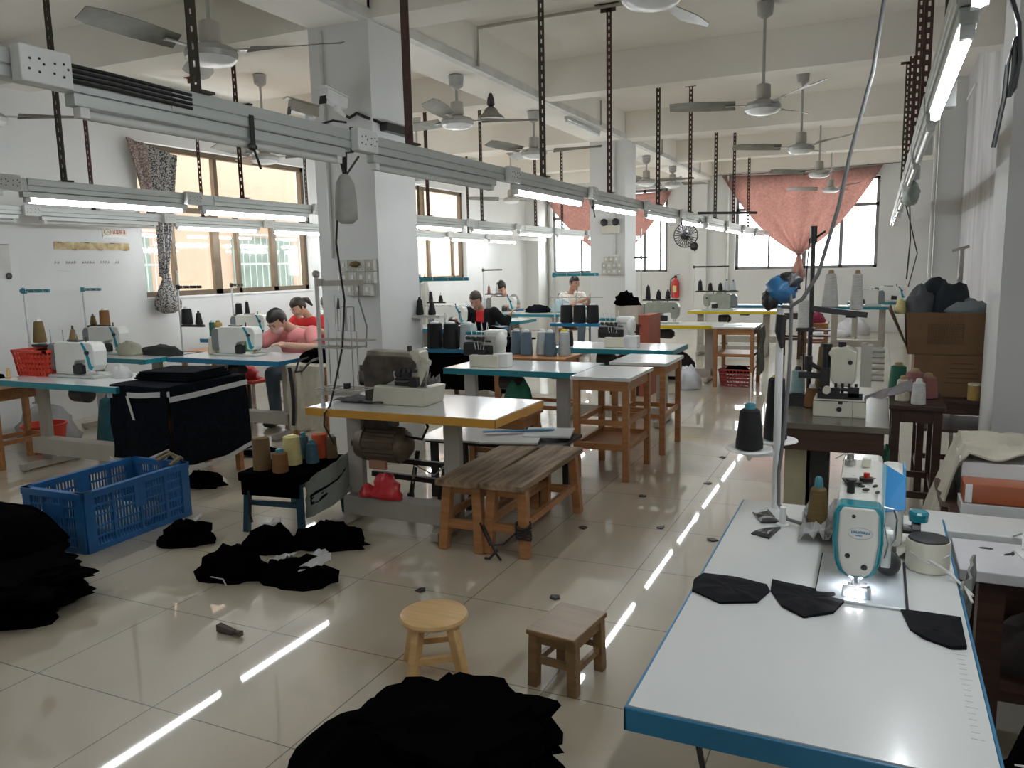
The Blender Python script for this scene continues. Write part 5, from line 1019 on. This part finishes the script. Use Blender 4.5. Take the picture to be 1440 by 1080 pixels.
# stand-top box by the second column, carton, clutter
t = thing('carton', 'pale carton with dark lid on the dark red stand before the second column', 'carton', (-2.55, 8.7, .801)); MB().box((0, 0, .1), (.26, .24, .2)).build('carton_body', mat('pale_carton', (.5, .46, .4), .8), t); lump((-.03, 0, .2), (.14, .12, .14), 5, 3, .4).build('dark_contents', M['blackcloth'], t, smooth=True)
tag(MB().box((-2.33, 8.75, .45), (.12, .5, .9)).build('upright_board', mat('dull_red_board', (.30, .07, .04), .6)), 'dull red board standing beside the pale carton before the second column', 'board')
tag(lump((-1.98, 9.2, 0), (.14, .14, .26), 3, 4, .3).build('white_bag', mat('white_plastic_bag', (.6, .63, .68), .4), smooth=True), 'white plastic bag on the floor beside the orange shelf table', 'bag'); tag(lump((-2.3, 10.0, .0), (.26, .12, .36), 13, 2, .25).build('dark_bundle', mat('dark_plum_cloth', (.016, .008, .012), .9), smooth=True), 'dark bundle stuffed under the lemon-edged table', 'bundle')
tag(lump((-.88, 13.22, .5), (.14, .16, .16), 4).build('magenta_bag', mat('magenta_cloth', (.25, .015, .06), .7), smooth=True), 'magenta bag on the little wooden stand behind the white post', 'bag'); tag(MB().box((-1.55, 9.6, .718), (.2, .1, .006), (0, 0, .3)).build('paper_sheet', M['white']), 'loose paper on the orange shelf table', 'paper')
b = MB(); b.sheet(lambda u, v: (-1.23+.02*nz(v*3, u), 9.42+.5*u, .69-.55*v+.03*nz(u*4, v*3)), 8, 10, .008); tag(b.build('green_cloth', mat('dull_green_cloth', (.06, .075, .055), .9)), 'dull green cloth hanging at the right side of the orange shelf table', 'cloth')
for k, (x, y, r) in enumerate(((-1.15, 16.9, (.33, .25, .22)), (-.42, 16.95, (.3, .25, .34)), (-.78, 16.35, (.4, .22, .14)))): tag(lump((x, y, 0), r, k+5, 3, .25).build('white_sack', mat('white_woven_sack', (.55, .55, .57), .8, bump=.2), smooth=True), ('leftmost white sack on the floor by the far wall', 'tallest white sack on the floor by the far wall', 'flat white sack lying in front of the others by the far wall')[k], 'sack')
tag(lump((-6.5, 12.8, .711), (.35, .25, .2), 5, 3, .3).build('pale_cloth_pile', mat('pale_blue_cloth', (.42, .46, .5), .9, bump=.3), smooth=True), 'pale blue cloth piled on the far left corner table', 'cloth pile'); tag(lump((-5.05, 12.0, .711), (.22, .2, .12), 7, 3, .3).build('navy_cloth_pile', M['navy'], smooth=True), 'dark blue cloth pile right of the masked worker', 'cloth pile'); tag(lump((-4.65, 12.0, .711), (.18, .18, .2), 9, 3, .3).build('sky_cloth_pile', mat('pale_teal_cloth', (.3, .42, .45), .9), smooth=True), 'pale teal cloth pile at the right end of the masked worker table', 'cloth pile'); tag(lump((-5.62, 9.35, .0), (.2, .2, 1.12), 6, 2, .25).build('cream_sack', mat('cream_sack', (.42, .4, .34), .9), smooth=True), 'upright cream sack behind the left shoulder of the jacketed woman', 'sack')
# ---------------------------------------------------------------- curtains
def cloth_mat(name, c, k=.5):
    m = mat(name, c, .9, var=.15, scale=25, bump=.2); nt = m.node_tree; tr = nt.nodes.new('ShaderNodeBsdfTranslucent'); mx = nt.nodes.new('ShaderNodeMixShader'); mx.inputs[0].default_value = k
    nt.links.new(nt.nodes['Color Ramp'].outputs[0], tr.inputs[0]); nt.links.new(nt.nodes['Principled BSDF'].outputs[0], mx.inputs[1]); nt.links.new(tr.outputs[0], mx.inputs[2]); nt.links.new(mx.outputs[0], nt.nodes['Material Output'].inputs[0]); return m
RC = cloth_mat('dusty_red_curtain', (.46, .31, .28), .6)
def gathered(name, xl, xr, zl, zr, bx, bz, label, y=YF-.1):
    t = thing(name, label, 'curtain', (bx, y, bz)); b = MB()
    def fn(u, v):
        xt = xl+(xr-xl)*u; zt_ = zl+(zr-zl)*u-.05*math.sin(u*PI); w_ = v
        s = (u-.5)*2; xb = bx+.06*s; e = w_**(1.0+.25*(1-abs(s))); x = xt+(xb-xt)*e; z = zt_+(bz-zt_)*w_
        if abs(s) > .0: z -= .22*math.sin(w_*PI)*(abs(s)**3)
        return (x-bx, .035*math.sin(u*34)*(.3+.9*w_)*(1-.3*w_)+.05*nz(u*6, v*3), z-bz)
    b.sheet(fn, 70, 26, .004); b.build('cloth', RC, t, smooth=True)
    b = MB(); b.sheet(lambda u, v: ((u-.5)*(.05+.26*v)-.02*v, .03*math.sin(u*9), -.0-.5*v+.04*math.sin(u*7)*v), 10, 10, .004); b.build('tail', RC, t); MB().lathe([(.03, -.04), (.06, -.02), (.06, .02), (.03, .04)], n=14).build('knot', RC, t, smooth=True); return t
gathered('curtain', -3.1, -.02, 3.24, 3.27, -1.52, 1.6, 'dusty red curtain gathered to a knot over the right far window')
gathered('curtain', -7.15, -4.15, 3.02, 3.02, -5.45, 1.62, 'dusty red curtain gathered over the left far window, half behind the column')
b = MB(); b.tube([(-3.35, YF-.08, 3.26), (-1.5, YF-.1, 3.25), (.3, YF-.08, 3.29)], .006, 5); tag(b.build('curtain_wire', M['gun']), 'wire holding the right red curtain along the far wall', 'wire')
pm = mat('leaf_pattern_cloth', (.05, .055, .07), .9, scale=70, col2=(.42, .40, .36)); pm.node_tree.nodes['Color Ramp'].color_ramp.elements[0].position = .46; pm.node_tree.nodes['Color Ramp'].color_ramp.elements[1].position = .54
pm2 = mat('faded_pattern_cloth', (.16, .12, .11), .9, scale=60, col2=(.40, .33, .29)); pm2.node_tree.nodes['Color Ramp'].color_ramp.elements[0].position = .46; pm2.node_tree.nodes['Color Ramp'].color_ramp.elements[1].position = .56
t = thing('curtain', 'dark leaf-patterned curtain tied in a hanging knot at the left window', 'curtain', (XL+.1, 6.5, 1.4))
def cf(u, v):      # v down
    z = 1.5-1.47*v; z += (-.12*u)*(1-v); y = (-.36+.66*u)*(1-v)+(-.06+.1*u)*v+.12*v*(1-v)*(1-u)*1.2+.02*(1-v)
    return (.05*math.sin(u*26)*(.4+.6*v)+.02, y, z)
b = MB(); b.sheet(lambda u, v: cf(.42+.58*u, v), 40, 24, .004); b.build('dark_fold', pm, t, smooth=True); b = MB(); b.sheet(lambda u, v: cf(.42*u, v*.62), 16, 14, .004); b.build('faded_fold', pm2, t, smooth=True)
b = MB(); b.lathe([(.03, .06), (.05, .03), (.045, 0), (.09, -.1), (.15, -.26), (.14, -.33), (.06, -.38)], n=26); b.v = [((x*(1+.2*math.sin(9*math.atan2(y, x)))*.6+.04), y*(1+.2*math.sin(9*math.atan2(y, x)))+.02, z) for x, y, z in b.v]; b.build('knotted_end', pm, t, smooth=True)
# ---------------------------------------------------------------- wall and column fittings
def cctv(x, y, z, rz, label, body):
    t = thing('security_camera', label, 'security camera', (x, y, z), rz, 'security cameras on the column')
    MB().box((0, 0, 0), (.085, .2, .075), (-.18, 0, 0)).build('housing', body, t, bevel=.008); MB().box((0, -.012, .043), (.1, .23, .008), (-.18, 0, 0)).build('sun_hood', body, t)
    MB().box((0, -.101, -.018), (.07, .008, .06), (-.18, 0, 0)).build('lens_window', M['black'], t, bevel=.004)
    b = MB(); b.tube([(0, .04, -.03), (.0, .06, -.08), (.0, .1, -.1)], .014); b.ball((0, .03, -.055), .026, 10); b.build('bracket', M['white'], t, smooth=A35); return t
cctv(-3.48, 4.68, 2.63, D(-8), 'larger white security camera on the near column, black lens', M['white'])
cctv(-3.68, 4.6, 2.57, D(-32), 'smaller beige security camera left of the white one on the near column', mat('beige_camera', (.36, .34, .28), .4))
b = MB(); b.tube([(-3.5, 4.8, 2.55), (-3.47, 4.84, 2.53), (-3.42, 4.86, 2.56), (-3.36, 4.85, 2.53), (-3.285, 4.9, 2.5), (-3.28, 5.1, 2.48)], .012, 6); b.tube([(-3.68, 4.7, 2.47), (-3.6, 4.82, 2.52), (-3.5, 4.84, 2.5)], .008, 6); tag(b.build('camera_cable', M['black']), 'black cable running from the security cameras round the column', 'cable')
o = MB().b2((-3.295, 4.96, 2.44), (-3.24, 5.3, 2.5)).build('wall_bracket', M['gun']); tag(o, 'dark bracket bundle on the right face of the near column', 'bracket')
PB = [mat('switch_box_white', (.5, .5, .46), .5), mat('switch_box_cream', (.42, .41, .36), .5)]
def switch_boxes(x0, y, z1, cells, grp, who, s=1):
    k = 0
    for r_, (n, off) in enumerate(cells):
        for c in range(n):
            t = thing('switch_box', f'{ORD[k]} switch box from top left in the {who}', 'switch box', (x0+(c+off)*.076*s, y, z1-r_*.088*s), 0, grp); k += 1
            hs = MB().box((0, -.022, 0), (.074*s, .044, .086*s)).build('housing', PB[(r_+c) % 2], t, bevel=.004); MB().box((0, -.046, .004), (.022, .006, .03)).build('switch', M['white'], hs); b = MB(); b.cyl((-.014, -.0445, -.028), (-.014, -.0455, -.028), .003); b.cyl((.014, -.0445, -.028), (.014, -.0455, -.028), .003); b.build('screws', M['gun'], hs)
switch_boxes(-3.58, 4.87, 1.49, [(4, 0), (4, 0), (3, .6)], 'switch boxes on the near column', 'cluster on the near column')
switch_boxes(-3.6, 11.04, 1.53, [(3, .4), (4, 0), (4, 0)], 'switch boxes on the second column', 'cluster on the second column')
o = lump((-3.47, 4.815, 1.5), (.045, .02, .022), 4, flat_=False).build('yellow_rag', TH['olive'], smooth=True); tag(o, 'small yellowish rag stuck on the switch boxes of the near column', 'rag')
t = thing('emergency_light', 'twin-lamp emergency light on the second column above its switch boxes', 'emergency light', (-3.5, 11.0, 1.95)); MB().box((0, 0, 0), (.26, .07, .12)).build('housing', M['offwhite'], t, bevel=.008)
for s in (-1, 1): MB().lathe([(.02, -.02), (.05, .0), (.052, .03), (.045, .034)], (s*.085, -.02, .1), 16, (PI/2, 0, 0)).build('lamp_head', M['gun'], t, smooth=A35)
b = MB(); b.tube([(-3.46, 4.835, 1.4), (-3.44, 4.8, 1.25), (-3.38, 4.8, 1.05), (-3.36, 4.75, .9)], .006, 5); tag(b.build('thin_cable', GC), 'thin grey cable hanging from the switch boxes on the near column', 'cable')
# cloth bag hung on the main rail, and black ties
t = thing('cloth_bag', 'grey cloth bag hanging by a black tie from the main rail before the column', 'bag', (XA-.02, 2.9, 1.66)); GB = mat('grey_cotton_bag', (.36, .36, .33), .9, bump=.25, scale=14)
b = MB(); b.lathe([(.03, 0), (.055, .02), (.06, .1), (.045, .17), (.022, .205), (.015, .21)], n=22); b.v = [(x*.75, y*(1+.18*math.sin(z*40)), z) for x, y, z in b.v]; b.build('bag_body', GB, t, smooth=True)
b = MB(); b.bar((0, .0, .2), (0, -.03, .3), .006, .012); b.bar((0, .0, .2), (0, .01, .3), .006, .02); b.bar((.04, .01, .3), (.04, .01, .405), .004, .018); b.bar((0, .01, .3), (.04, .01, .3), .018, .005); b.build('tie', M['black'], t)
for k, y in enumerate((2.29, 6.05, 9.15)):
    b = MB(); b.box((XA+.034, y, 1.965), (.005, .02, .1)); b.box((XA, y, 2.053), (.07, .02, .005)); b.ball((XA+.03, y, 1.905), (.014, .022, .014), 8); b.bar((XA+.035, y, 1.9), (XA+.036, y+.03, 1.83), .008, .004); tag(b.build('cable_tie', M['black']), f'black tie knotted round the main rail, {ORD[k]} from the camera', 'tie')
# round wire cage fan and clutter hung from the rails
t = thing('cage_fan', 'round wire-cage fan hanging under the main rail before the far wall', 'fan', (XA, 9.5, 1.78)); b = MB()
for k in range(12): a = PI*k/12; b.tube([(.14*math.cos(q)*math.cos(a), .07*math.sin(q), .14*math.cos(q)*math.sin(a)) for q in [PI*2*i/14 for i in range(15)]], .004, 4)
b.tube([(.14*math.cos(q), 0, .14*math.sin(q)) for q in [PI*2*i/20 for i in range(21)]], .006, 5); b.build('cage', M['gun'], t); MB().lathe([(.01, -.05), (.05, -.04), (.05, .05), (.02, .06)], n=14, R=(PI/2, 0, 0)).build('motor', M['black'], t, smooth=A35); MB().cyl((0, 0, .13), (0, 0, .195), .012).build('hook', M['gun'], t)
lump((.1, 0, -.13), (.045, .03, .05), 3, flat_=False).build('dark_wrap', M['black'], t, smooth=True)
tag(lump((XD+.02, 6.6, 1.93), (.06, .22, .09), 9, 6, .25, flat_=False).build('plug_cluster', mat('pale_green_plastic', (.34, .40, .36), .5), smooth=True), 'cluster of pale plugs and clips hanging under the right wall rail', 'plug cluster')
b = MB(); b.tube([(XD, 7.9, 2.0), (.22, 8.0, 1.8), (.3, 8.1, 1.5), (.24, 8.1, 1.2)], .006, 5); b.tube([(XD+.02, 6.7, 1.85), (.2, 6.8, 1.6), (.19, 6.9, 1.3)], .006, 5); tag(b.build('dangling_wire', M['black']), 'black wires dangling from the right wall rail over the boxes', 'wire')
b = MB(); b.bar((-2.1, 10.15, 2.07), (-1.4, 10.3, 2.05), .05, .03); b.bar((-2.1, 10.1, 2.05), (-2.06, 10.2, 1.95), .02); tag(b.build('cross_bracket', M['black']), 'dark crossbar fixed on the far part of the main rail', 'bracket')
t = thing('bell_pendant', 'bell-shaped grey metal pendant under the long beam beside the ceiling fans', 'pendant', (-3.62, 7.45, 2.93)); MB().lathe([(.14, 0), (.13, .02), (.08, .06), (.06, .1), (.03, .12)], n=22).build('shade', BLD, t, smooth=A35); MB().lathe([(.02, .12), (.04, .14), (.035, .2), (.015, .25)], n=14).build('neck', M['gun'], t, smooth=A35)
t = thing('tube_light', 'single bare tube light fixed under the long beam between the two columns', 'tube light', (-3.4, 9.0, 3.13)); MB().box((0, .6, .035), (.04, 1.2, .03)).build('batten', M['alu'], t); MB().cyl((0, .03, 0), (0, 1.17, 0), .0145, n=12).build('tube', M['white'], t); b = MB(); b.box((0, .02, .005), (.03, .03, .04)); b.build('lamp_holder', M['white'], t); b = MB(); b.box((0, 1.18, .005), (.03, .03, .04)); b.build('lamp_holder', M['white'], t)
# wall papers
t = thing('wall_sign', 'small cream sign with brown round emblem and red characters on the left wall', 'sign', (XL+.004, 6.015, 1.9)); MB().box((0, 0, 0), (.006, .3, .085)).build('sign_board', mat('cream_sign', (.66, .6, .5), .5), t)
b = MB(); n = 24
for k in range(n): a, e = 2*PI*k/n, 2*PI*(k+1)/n; b.bar((.0035, -.09+.042*math.cos(a), .008+.028*math.sin(a)), (.0035, -.09+.042*math.cos(e), .008+.028*math.sin(e)), .008, .002)
b.bar((.0035, -.11, -.004), (.0035, -.085, .018), .008, .002); b.bar((.0035, -.085, .018), (.0035, -.062, -.004), .008, .002); b.build('emblem', mat('emblem_brown', (.2, .13, .06), .5), t)
b = MB()
for k in range(4):
    y = -.012+.042*k
    for j, (dy, dz, ly, lz) in enumerate(((0, .018, .03, .006), (0, .004, .03, .005), (0, -.014, .032, .006), (-.01, .0, .005, .038), (.01, .002, .005, .034), (0, -.004, .005, .03))):
        if (k*7+j*3) % 5: b.box((.0035, y+dy, .008+dz), (.001, ly, lz))
b.build('characters', mat('sign_red', (.45, .02, .02), .5), t); b = MB(); b.sheet(lambda u, v: (.004, -.15+.3*u, -.035-.02*v+.012*(1-abs(2*u-1))), 6, 2, .001); b.build('white_tear', M['white'], t)
t = thing('gold_banner', 'long tattered gold strip on the left wall under the small sign', 'banner', (XL+.004, 5.75, 1.755)); GDM = mat('tattered_gold_paper', (.33, .2, .06), .6, scale=14, col2=(.58, .5, .3)); b = MB(); b.sheet(lambda u, v: (.002+.004*abs(nz(u*12, v*3)), -.44+.87*u, -.035+.075*v+.008*nz(u*14, v)), 40, 3, .002); b.build('paper_strip', GDM, t); b = MB()
for k in range(6): b.box((.0065, -.38+.15*k, .036-.072*(k % 2)), (.002, .05, .008))
b.build('dark_tears', M['gun'], t)
t = thing('wall_writing', 'line of dark handwriting on the left wall below the gold strip', 'writing', (XL+.001, 5.68, 1.6)); b = MB(); rq = random.Random(2); y = -.38
for wn in (2, 4, 5, 4, 2):
    for q in range(wn):
        z0 = -.02; b.bar((.001, y, z0), (.001, y+.008, z0+.03*rq.uniform(.5, 1)), .004, .001); b.bar((.001, y+.008, z0+.025), (.001, y+.02, z0+.01*rq.random()), .004, .001)
        if rq.random() < .5: b.bar((.001, y, z0+.012), (.001, y+.02, z0+.014), .004, .001)
        y += .03
    y += .06
b.bar((.001, -.35, -.085), (.001, -.23, -.095), .005, .001); b.build('handwriting', mat('faded_ink', (.16, .17, .2), .7), t)
t = thing('wall_paper', 'pale framed notice with a curled dark corner at the far left of the left wall', 'notice', (XL+.284, 4.52, 1.6)); MB().box((.0, 0, 0), (.006, .3, .3)).build('sheet', mat('notice_paper', (.55, .54, .52), .7, var=.08), t); b = MB(); b.bar((.004, -.15, .15), (.004, .15, .15), .008, .004); b.ball((.01, .12, -.13), (.01, .03, .03), 8); b.build('dark_corner', M['gun'], t)
t = thing('wall_lamp', 'brown round bulkhead lamp high on the left wall', 'lamp', (XL+.29, 4.55, 2.62)); MB().lathe([(.06, 0), (.065, .03), (.05, .06), (.01, .075)], n=18, R=(0, PI/2, 0)).build('shade', mat('brown_glass', (.22, .11, .04), .3), t, smooth=True); MB().lathe([(.03, 0), (.035, .03), (.015, .05)], (0, -.03, .08), 14, (0, PI/2, 0)).build('cap', M['gun'], t)
# fire extinguisher on the far wall
t = thing('fire_extinguisher', 'red fire extinguisher on the far wall between the two windows', 'fire extinguisher', (-4.06, YF-.1, .7)); ER = mat('extinguisher_red', (.55, .03, .025), .3); MB().lathe([(.06, 0), (.085, .01), (.085, .33), (.06, .39), (.03, .41), (.025, .44)], n=20).build('cylinder', ER, t, smooth=A35); b = MB(); b.box((0, 0, .46), (.05, .04, .05)); b.bar((-.02, 0, .49), (.09, 0, .51), .02, .01); b.bar((-.02, 0, .47), (.08, 0, .46), .02, .01); b.build('valve', M['black'], t); b = MB(); b.tube([(-.03, 0, .46), (-.1, -.01, .4), (-.11, -.02, .2), (-.1, -.02, .08)], .012); b.build('hose', M['black'], t); b = MB(); b.lathe([(.0865, .12), (.0865, .27)], n=20); b.build('instruction_label', TH['yellow'], t) if False else MB().box((0, -.083, .2), (.08, .012, .14)).build('instruction_label', TH['yellow'], t); MB().box((0, .09, .25), (.06, .02, .3)).build('wall_bracket', M['gun'], t)
# ---------------------------------------------------------------- people
SK = mat('skin', (.52, .31, .22), .5, var=.06, scale=12); HR = mat('black_hair', (.010, .008, .007), .45, var=.3, scale=60, stretch=(1, 1, .2)); HR2 = mat('brown_black_hair', (.03, .018, .012), .5, var=.3, scale=60); HG = mat('grey_hair', (.12, .11, .1), .6)
def limb(b, pts, n=12):
    for (p, r0), (q, r1) in zip(pts, pts[1:]):
        b.cyl(p, q, r0, r1, n); b.ball(q, r1, n)
    b.ball(pts[0][0], pts[0][1], n)
def remesh(o, v=.009, it=6):
    m = o.modifiers.new('remesh', 'REMESH'); m.mode = 'VOXEL'; m.voxel_size = v; m.use_smooth_shade = True
    s = o.modifiers.new('smooth', 'SMOOTH'); s.factor = .5; s.iterations = it; return o
def hand(b, w_, dirv, up, side):
    d = Vector(dirv).normalized(); s_ = d.cross(Vector(up)).normalized(); u = s_.cross(d); w_ = Vector(w_)
    palm = w_+d*.045; b.ball(palm, (.034, .034, .03), 10); b.cyl(w_, palm, .024, .03, 10)
    for k, ln in enumerate((.062, .072, .068, .052)):
        p = palm+d*.03+s_*(-.027+.018*k); q = p+d*ln*.55-u*.006; e = q+d*ln*.4-u*.022; limb(b, [(p, .0095), (q, .0088), (e, .0075)], 8)
    p = palm-d*.015+s_*side*.028; q = p+s_*side*.022+d*.026-u*.006; limb(b, [(p, .011), (q, .0095), (q+d*.026-u*.01, .0085)], 8)
def person(x, y, rz, label, shirt, hair, head=(0, -.24, 1.13), hp=.5, look=(0, -.5, -.6), lw=(.1, -.45, .78), rw=(-.1, -.45, .78), le=(.26, -.2, .78), re=(-.26, -.2, .78), jacket=None, pony=False, short=False, mask=False, legs=True, pants=None, sh=(.17, -.1, .93), seat_h=.44, skin=None, glasses=False):
    t = thing('person', label, 'person', (x, y, 0), rz); H = Vector(head); sk = skin or SK
    d = Vector(look).normalized(); R = d.to_track_quat('-Y', 'Z').to_matrix()
    b = MB(); hc = H
    def hd(p): q = p.copy(); q.x *= 1-.16*max(0, -p.z); q.y *= 1; return q
    def HP(v): return hc+R@Vector(v)
    b.add([HP((p[0], p[1], p[2])) for p in MB().ball((0, 0, 0), (.074, .092, .112), 20, fn=hd).v], MB().ball((0, 0, 0), (.074, .092, .112), 20).f)
    b.ball(HP((0, -.094, -.022)), (.015, .02, .018), 8); b.cyl(HP((0, -.088, .015)), HP((0, -.1, -.018)), .009, .014, 8); b.ball(HP((0, -.07, -.085)), (.033, .03, .03), 10); b.ball(HP((0, -.08, -.055)), (.024, .014, .01), 8)
    for s in (-1, 1): b.ball(HP((s*.076, .008, -.008)), (.012, .02, .03), 8); b.ball(HP((s*.03, -.07, -.02)), (.03, .025, .025), 8)
    neck = Vector((0, sh[1]+.03, sh[2]+.05)); b.cyl(neck-Vector((0, 0, .05)), hc+R@Vector((0, .03, -.07)), .055, .046, 12)
    # trunk and limbs, one continuous surface after the voxel remesh
    hip = Vector((0, .02, hp)); ch = Vector((0, sh[1]*.8, sh[2]-.12)); mid = hip.lerp(ch, .5)+Vector((0, .02, 0))
    trunk = [(hip, (.165, .12, .12)), (mid, (.14, .105, .13)), (ch, (.17, .11, .15)), (Vector((0, sh[1], sh[2]-.03)), (.15, .075, .07))]
    for c, r in trunk: b.ball(c, r, 16)
    arms = [((sh[0], sh[1], sh[2]), le, lw, 1), ((-sh[0], sh[1], sh[2]), re, rw, -1)]
    for s0, e, w_, sd in arms:
        limb(b, [(s0, .055), (e, .042), (w_, .028)]); hand(b, w_, Vector(w_)-Vector(e), (0, 0, 1), -sd)
    L_ = [[((s*.09, 0, hp-.01), .085), ((s*.13, -.43, hp-.0), .06), ((s*.13, -.40, .09), .042)] for s in (-1, 1)]
    if legs:
        for l in L_: limb(b, l, 12); f0 = Vector(l[2][0]); b.ball(f0+Vector((0, -.08, -.045)), (.045, .12, .04), 12)
    remesh(b.build('body', sk, t))
    # clothes: the same trunk a little wider, cut at neckline, sleeve and hem
    def top(name, m, g, sl, front=False):
        c = MB()
        for p, r in trunk: c.ball(p, tuple(q+g for q in r), 18)
        c.cyl(hip-Vector((0, 0, .06)), mid, .17+g, .15+g, 16)
        for s0, e, w_, sd in arms:
            E = Vector(e); s0 = Vector(s0); W = Vector(w_)
            if sl <= 1: limb(c, [(s0, .062+g), (s0.lerp(E, sl), .058+g)])
            else: limb(c, [(s0, .064+g), (E, .053+g), (E.lerp(W, sl-1), .042+g)])
        if front:
            c2 = []
        o = c.build(name, m, t); return remesh(o, .011, 4)
    if jacket:
        top('shirt', shirt, .004, .3); o = MB(); g = .022
        for sx in (-1, 1):
            for p, r in trunk: q = Vector(p)+Vector((sx*.075, .02, 0)); o.ball(q, (r[0]*.62, r[1]+g, r[2]+g*.5), 14)
        for s0, e, w_, sd in arms: E = Vector(e); limb(o, [(Vector(s0), .074), (E, .062), (E.lerp(Vector(w_), .9), .05)])
        remesh(o.build('jacket', jacket, t), .011, 4)
    else: top('shirt', shirt, .014, .62 if short is False else short)
    if legs:
        c = MB()
        for l in L_: limb(c, [(l[0][0], .098), (l[1][0], .073), (Vector(l[1][0]).lerp(Vector(l[2][0]), .9), .058)])
        c.ball(hip-Vector((0, 0, .02)), (.18, .14, .12), 14); remesh(c.build('trousers', pants or mat('blue_grey_jeans', (.10, .14, .18), .8, bump=.1), t), .012, 4)
        for l in L_: c = MB(); f0 = Vector(l[2][0]); c.ball(f0+Vector((0, -.08, -.048)), (.052, .13, .044), 12); c.build('shoe', M['gun'], t, smooth=True)
    # hair cap
    c = MB(); q = MB().ball((0, .012, .018), (.084, .100, .112), 20); keep = []
    V = [Vector(v) for v in q.v]
    def hf(v):
        y, z = v.y, v.z
        if y < -.03 and z < .055: return v.lerp(Vector((0, .0, .02)), .35)
        if z < -.03 and y < .02: return v.lerp(Vector((0, .0, .02)), .35)
        if z < -.06: return v.lerp(Vector((0, .03, .0)), .45)
        return v*(1+.05*nz(v.x*30, v.y*30, v.z*30))
    c.add([HP(hf(v)) for v in V], q.f); c.build('hair', hair, t, smooth=True)
    if pony: c = MB(); limb(c, [(HP((0, .1, .03)), .03), (HP((0, .15, -.01)), .034), (HP((0, .16, -.1)), .014)], 10); c.build('ponytail', hair, t, smooth=True)
    c = MB()
    for s in (-1, 1): c.ball(HP((s*.03, -.085, .012)), (.011, .006, .006), 8)
    c.build('eyes', M['black'], t); c = MB()
    for s in (-1, 1): c.bar(HP((s*.018, -.09, .033)), HP((s*.045, -.083, .035)), .006, .005)
    c.build('eyebrows', hair, t)
    if mask: c = MB(); c.ball(HP((0, -.062, -.05)), (.066, .052, .05), 14); c.build('face_mask', mat('pale_mask', mask, .8), t, smooth=True)
    else: c = MB(); c.ball(HP((0, -.094, -.056)), (.02, .006, .005), 10); c.build('lips', mat('lips', (.36, .13, .11), .5), t, smooth=True)
    return t
PK = mat('pink_tee', (.72, .27, .27), .85, var=.06, scale=10, bump=.05); RS = mat('red_polo', (.62, .025, .03), .85, var=.06); WH = mat('pale_tee', (.62, .55, .50), .85); BJ = mat('black_jacket', (.008, .008, .009), .9, spec=.2); GF = mat('grey_patterned_blouse', (.22, .21, .22), .85, scale=50, col2=(.4, .38, .38))
p = person(-5.12, 6.25, .12, 'woman in a pink t-shirt and pale pink mask bent over her sewing machine', PK, HR, head=(-.07, -.38, 1.0), look=(-.12, -.6, -.6), sh=(.19, -.2, .87), le=(.3, -.33, .74), re=(-.3, -.42, .76), lw=(.12, -.54, .79), rw=(-.17, -.6, .77), mask=(.62, .36, .36))
b = MB(); x = -.09
for q in range(7): b.box((x+.028*q, -.33-.0, .79+.002*q), (.014, .05, .02+.006*(q % 3 == 0)))
o = b.build('shirt_print', mat('rose_print', (.42, .09, .12), .8)); o.parent = p
person(-6.34, 7.95, .25, 'woman in a red polo shirt with hair tied back, behind the woman in pink', RS, HR2, head=(-.08, -.33, 1.03), look=(-.35, -.55, -.5), sh=(.18, -.2, .86), lw=(.05, -.6, .8), rw=(-.15, -.6, .8), le=(.27, -.3, .72), re=(-.27, -.32, .72), pony=True)
person(-7.05, 9.3, .2, 'grey-haired person in white at the far end of the left wall', mat('white_tee', (.66, .66, .66), .85), HG, head=(0, -.3, 1.0), sh=(.17, -.18, .84), lw=(.1, -.55, .77), rw=(-.1, -.55, .77))
person(-4.88, 9.72, .1, 'woman in a black jacket over a red top, one arm stretched to a table', RS, HR2, head=(-.02, -.3, 1.03), look=(.05, -.7, -.45), sh=(.18, -.15, .86), lw=(.36, -.08, .78), le=(.32, -.1, .70), rw=(-.22, -.5, .77), re=(-.3, -.25, .68), jacket=BJ, skin=mat('skin_tan', (.40, .22, .15), .5))
person(-5.9, 12.65, .05, 'masked worker in a grey patterned blouse behind a sewing machine, far left', GF, HR, head=(0, -.3, 1.11), sh=(.18, -.18, .92), lw=(.12, -.6, .8), rw=(-.12, -.6, .8), mask=(.66, .68, .7))
person(-4.82, 12.85, 1.1, 'man in a pale t-shirt reaching sideways beyond the three black cones', WH, HR, head=(0, -.12, 1.16), look=(-.1, -.8, -.2), sh=(.19, -.02, .92), lw=(.05, -.45, .93), rw=(-.1, -.5, .9), le=(.24, -.2, .78), re=(-.26, -.25, .76), short=.7, skin=mat('skin_tan', (.40, .22, .15), .5))
def seat_stool(x, y, rz, label):
    t = thing('stool', label, 'stool', (x, y, 0), rz, 'stools under the seated workers'); MB().box((0, 0, .37), (.34, .3, .03)).build('seat', M['wood'], t, bevel=.004)
    for sx in (-1, 1):
        for sy in (-1, 1): MB().bar((sx*.15, sy*.13, 0), (sx*.14, sy*.12, .357), .036).build('leg', M['wood'], t)
for x, y, a, w_ in ((-5.12, 6.3, .12, 'woman in pink'), (-6.34, 8.0, .25, 'woman in red'), (-7.05, 9.35, .2, 'grey-haired person'), (-4.88, 9.77, .1, 'black-jacketed woman'), (-5.9, 12.7, .05, 'masked worker'), (-4.84, 12.87, 1.1, 'man in the pale t-shirt')): seat_stool(x, y, a, f'wooden stool under the {w_}')

t = thing('wall_strip', 'short white strip high on the right wall behind the glowing tube', 'strip', (XR-.012, 10.4, 3.25)); MB().box((0, 0, 0), (.024, .9, .03)).build('strip_cover', M['white'], t)  # plain white bar set against the right wall
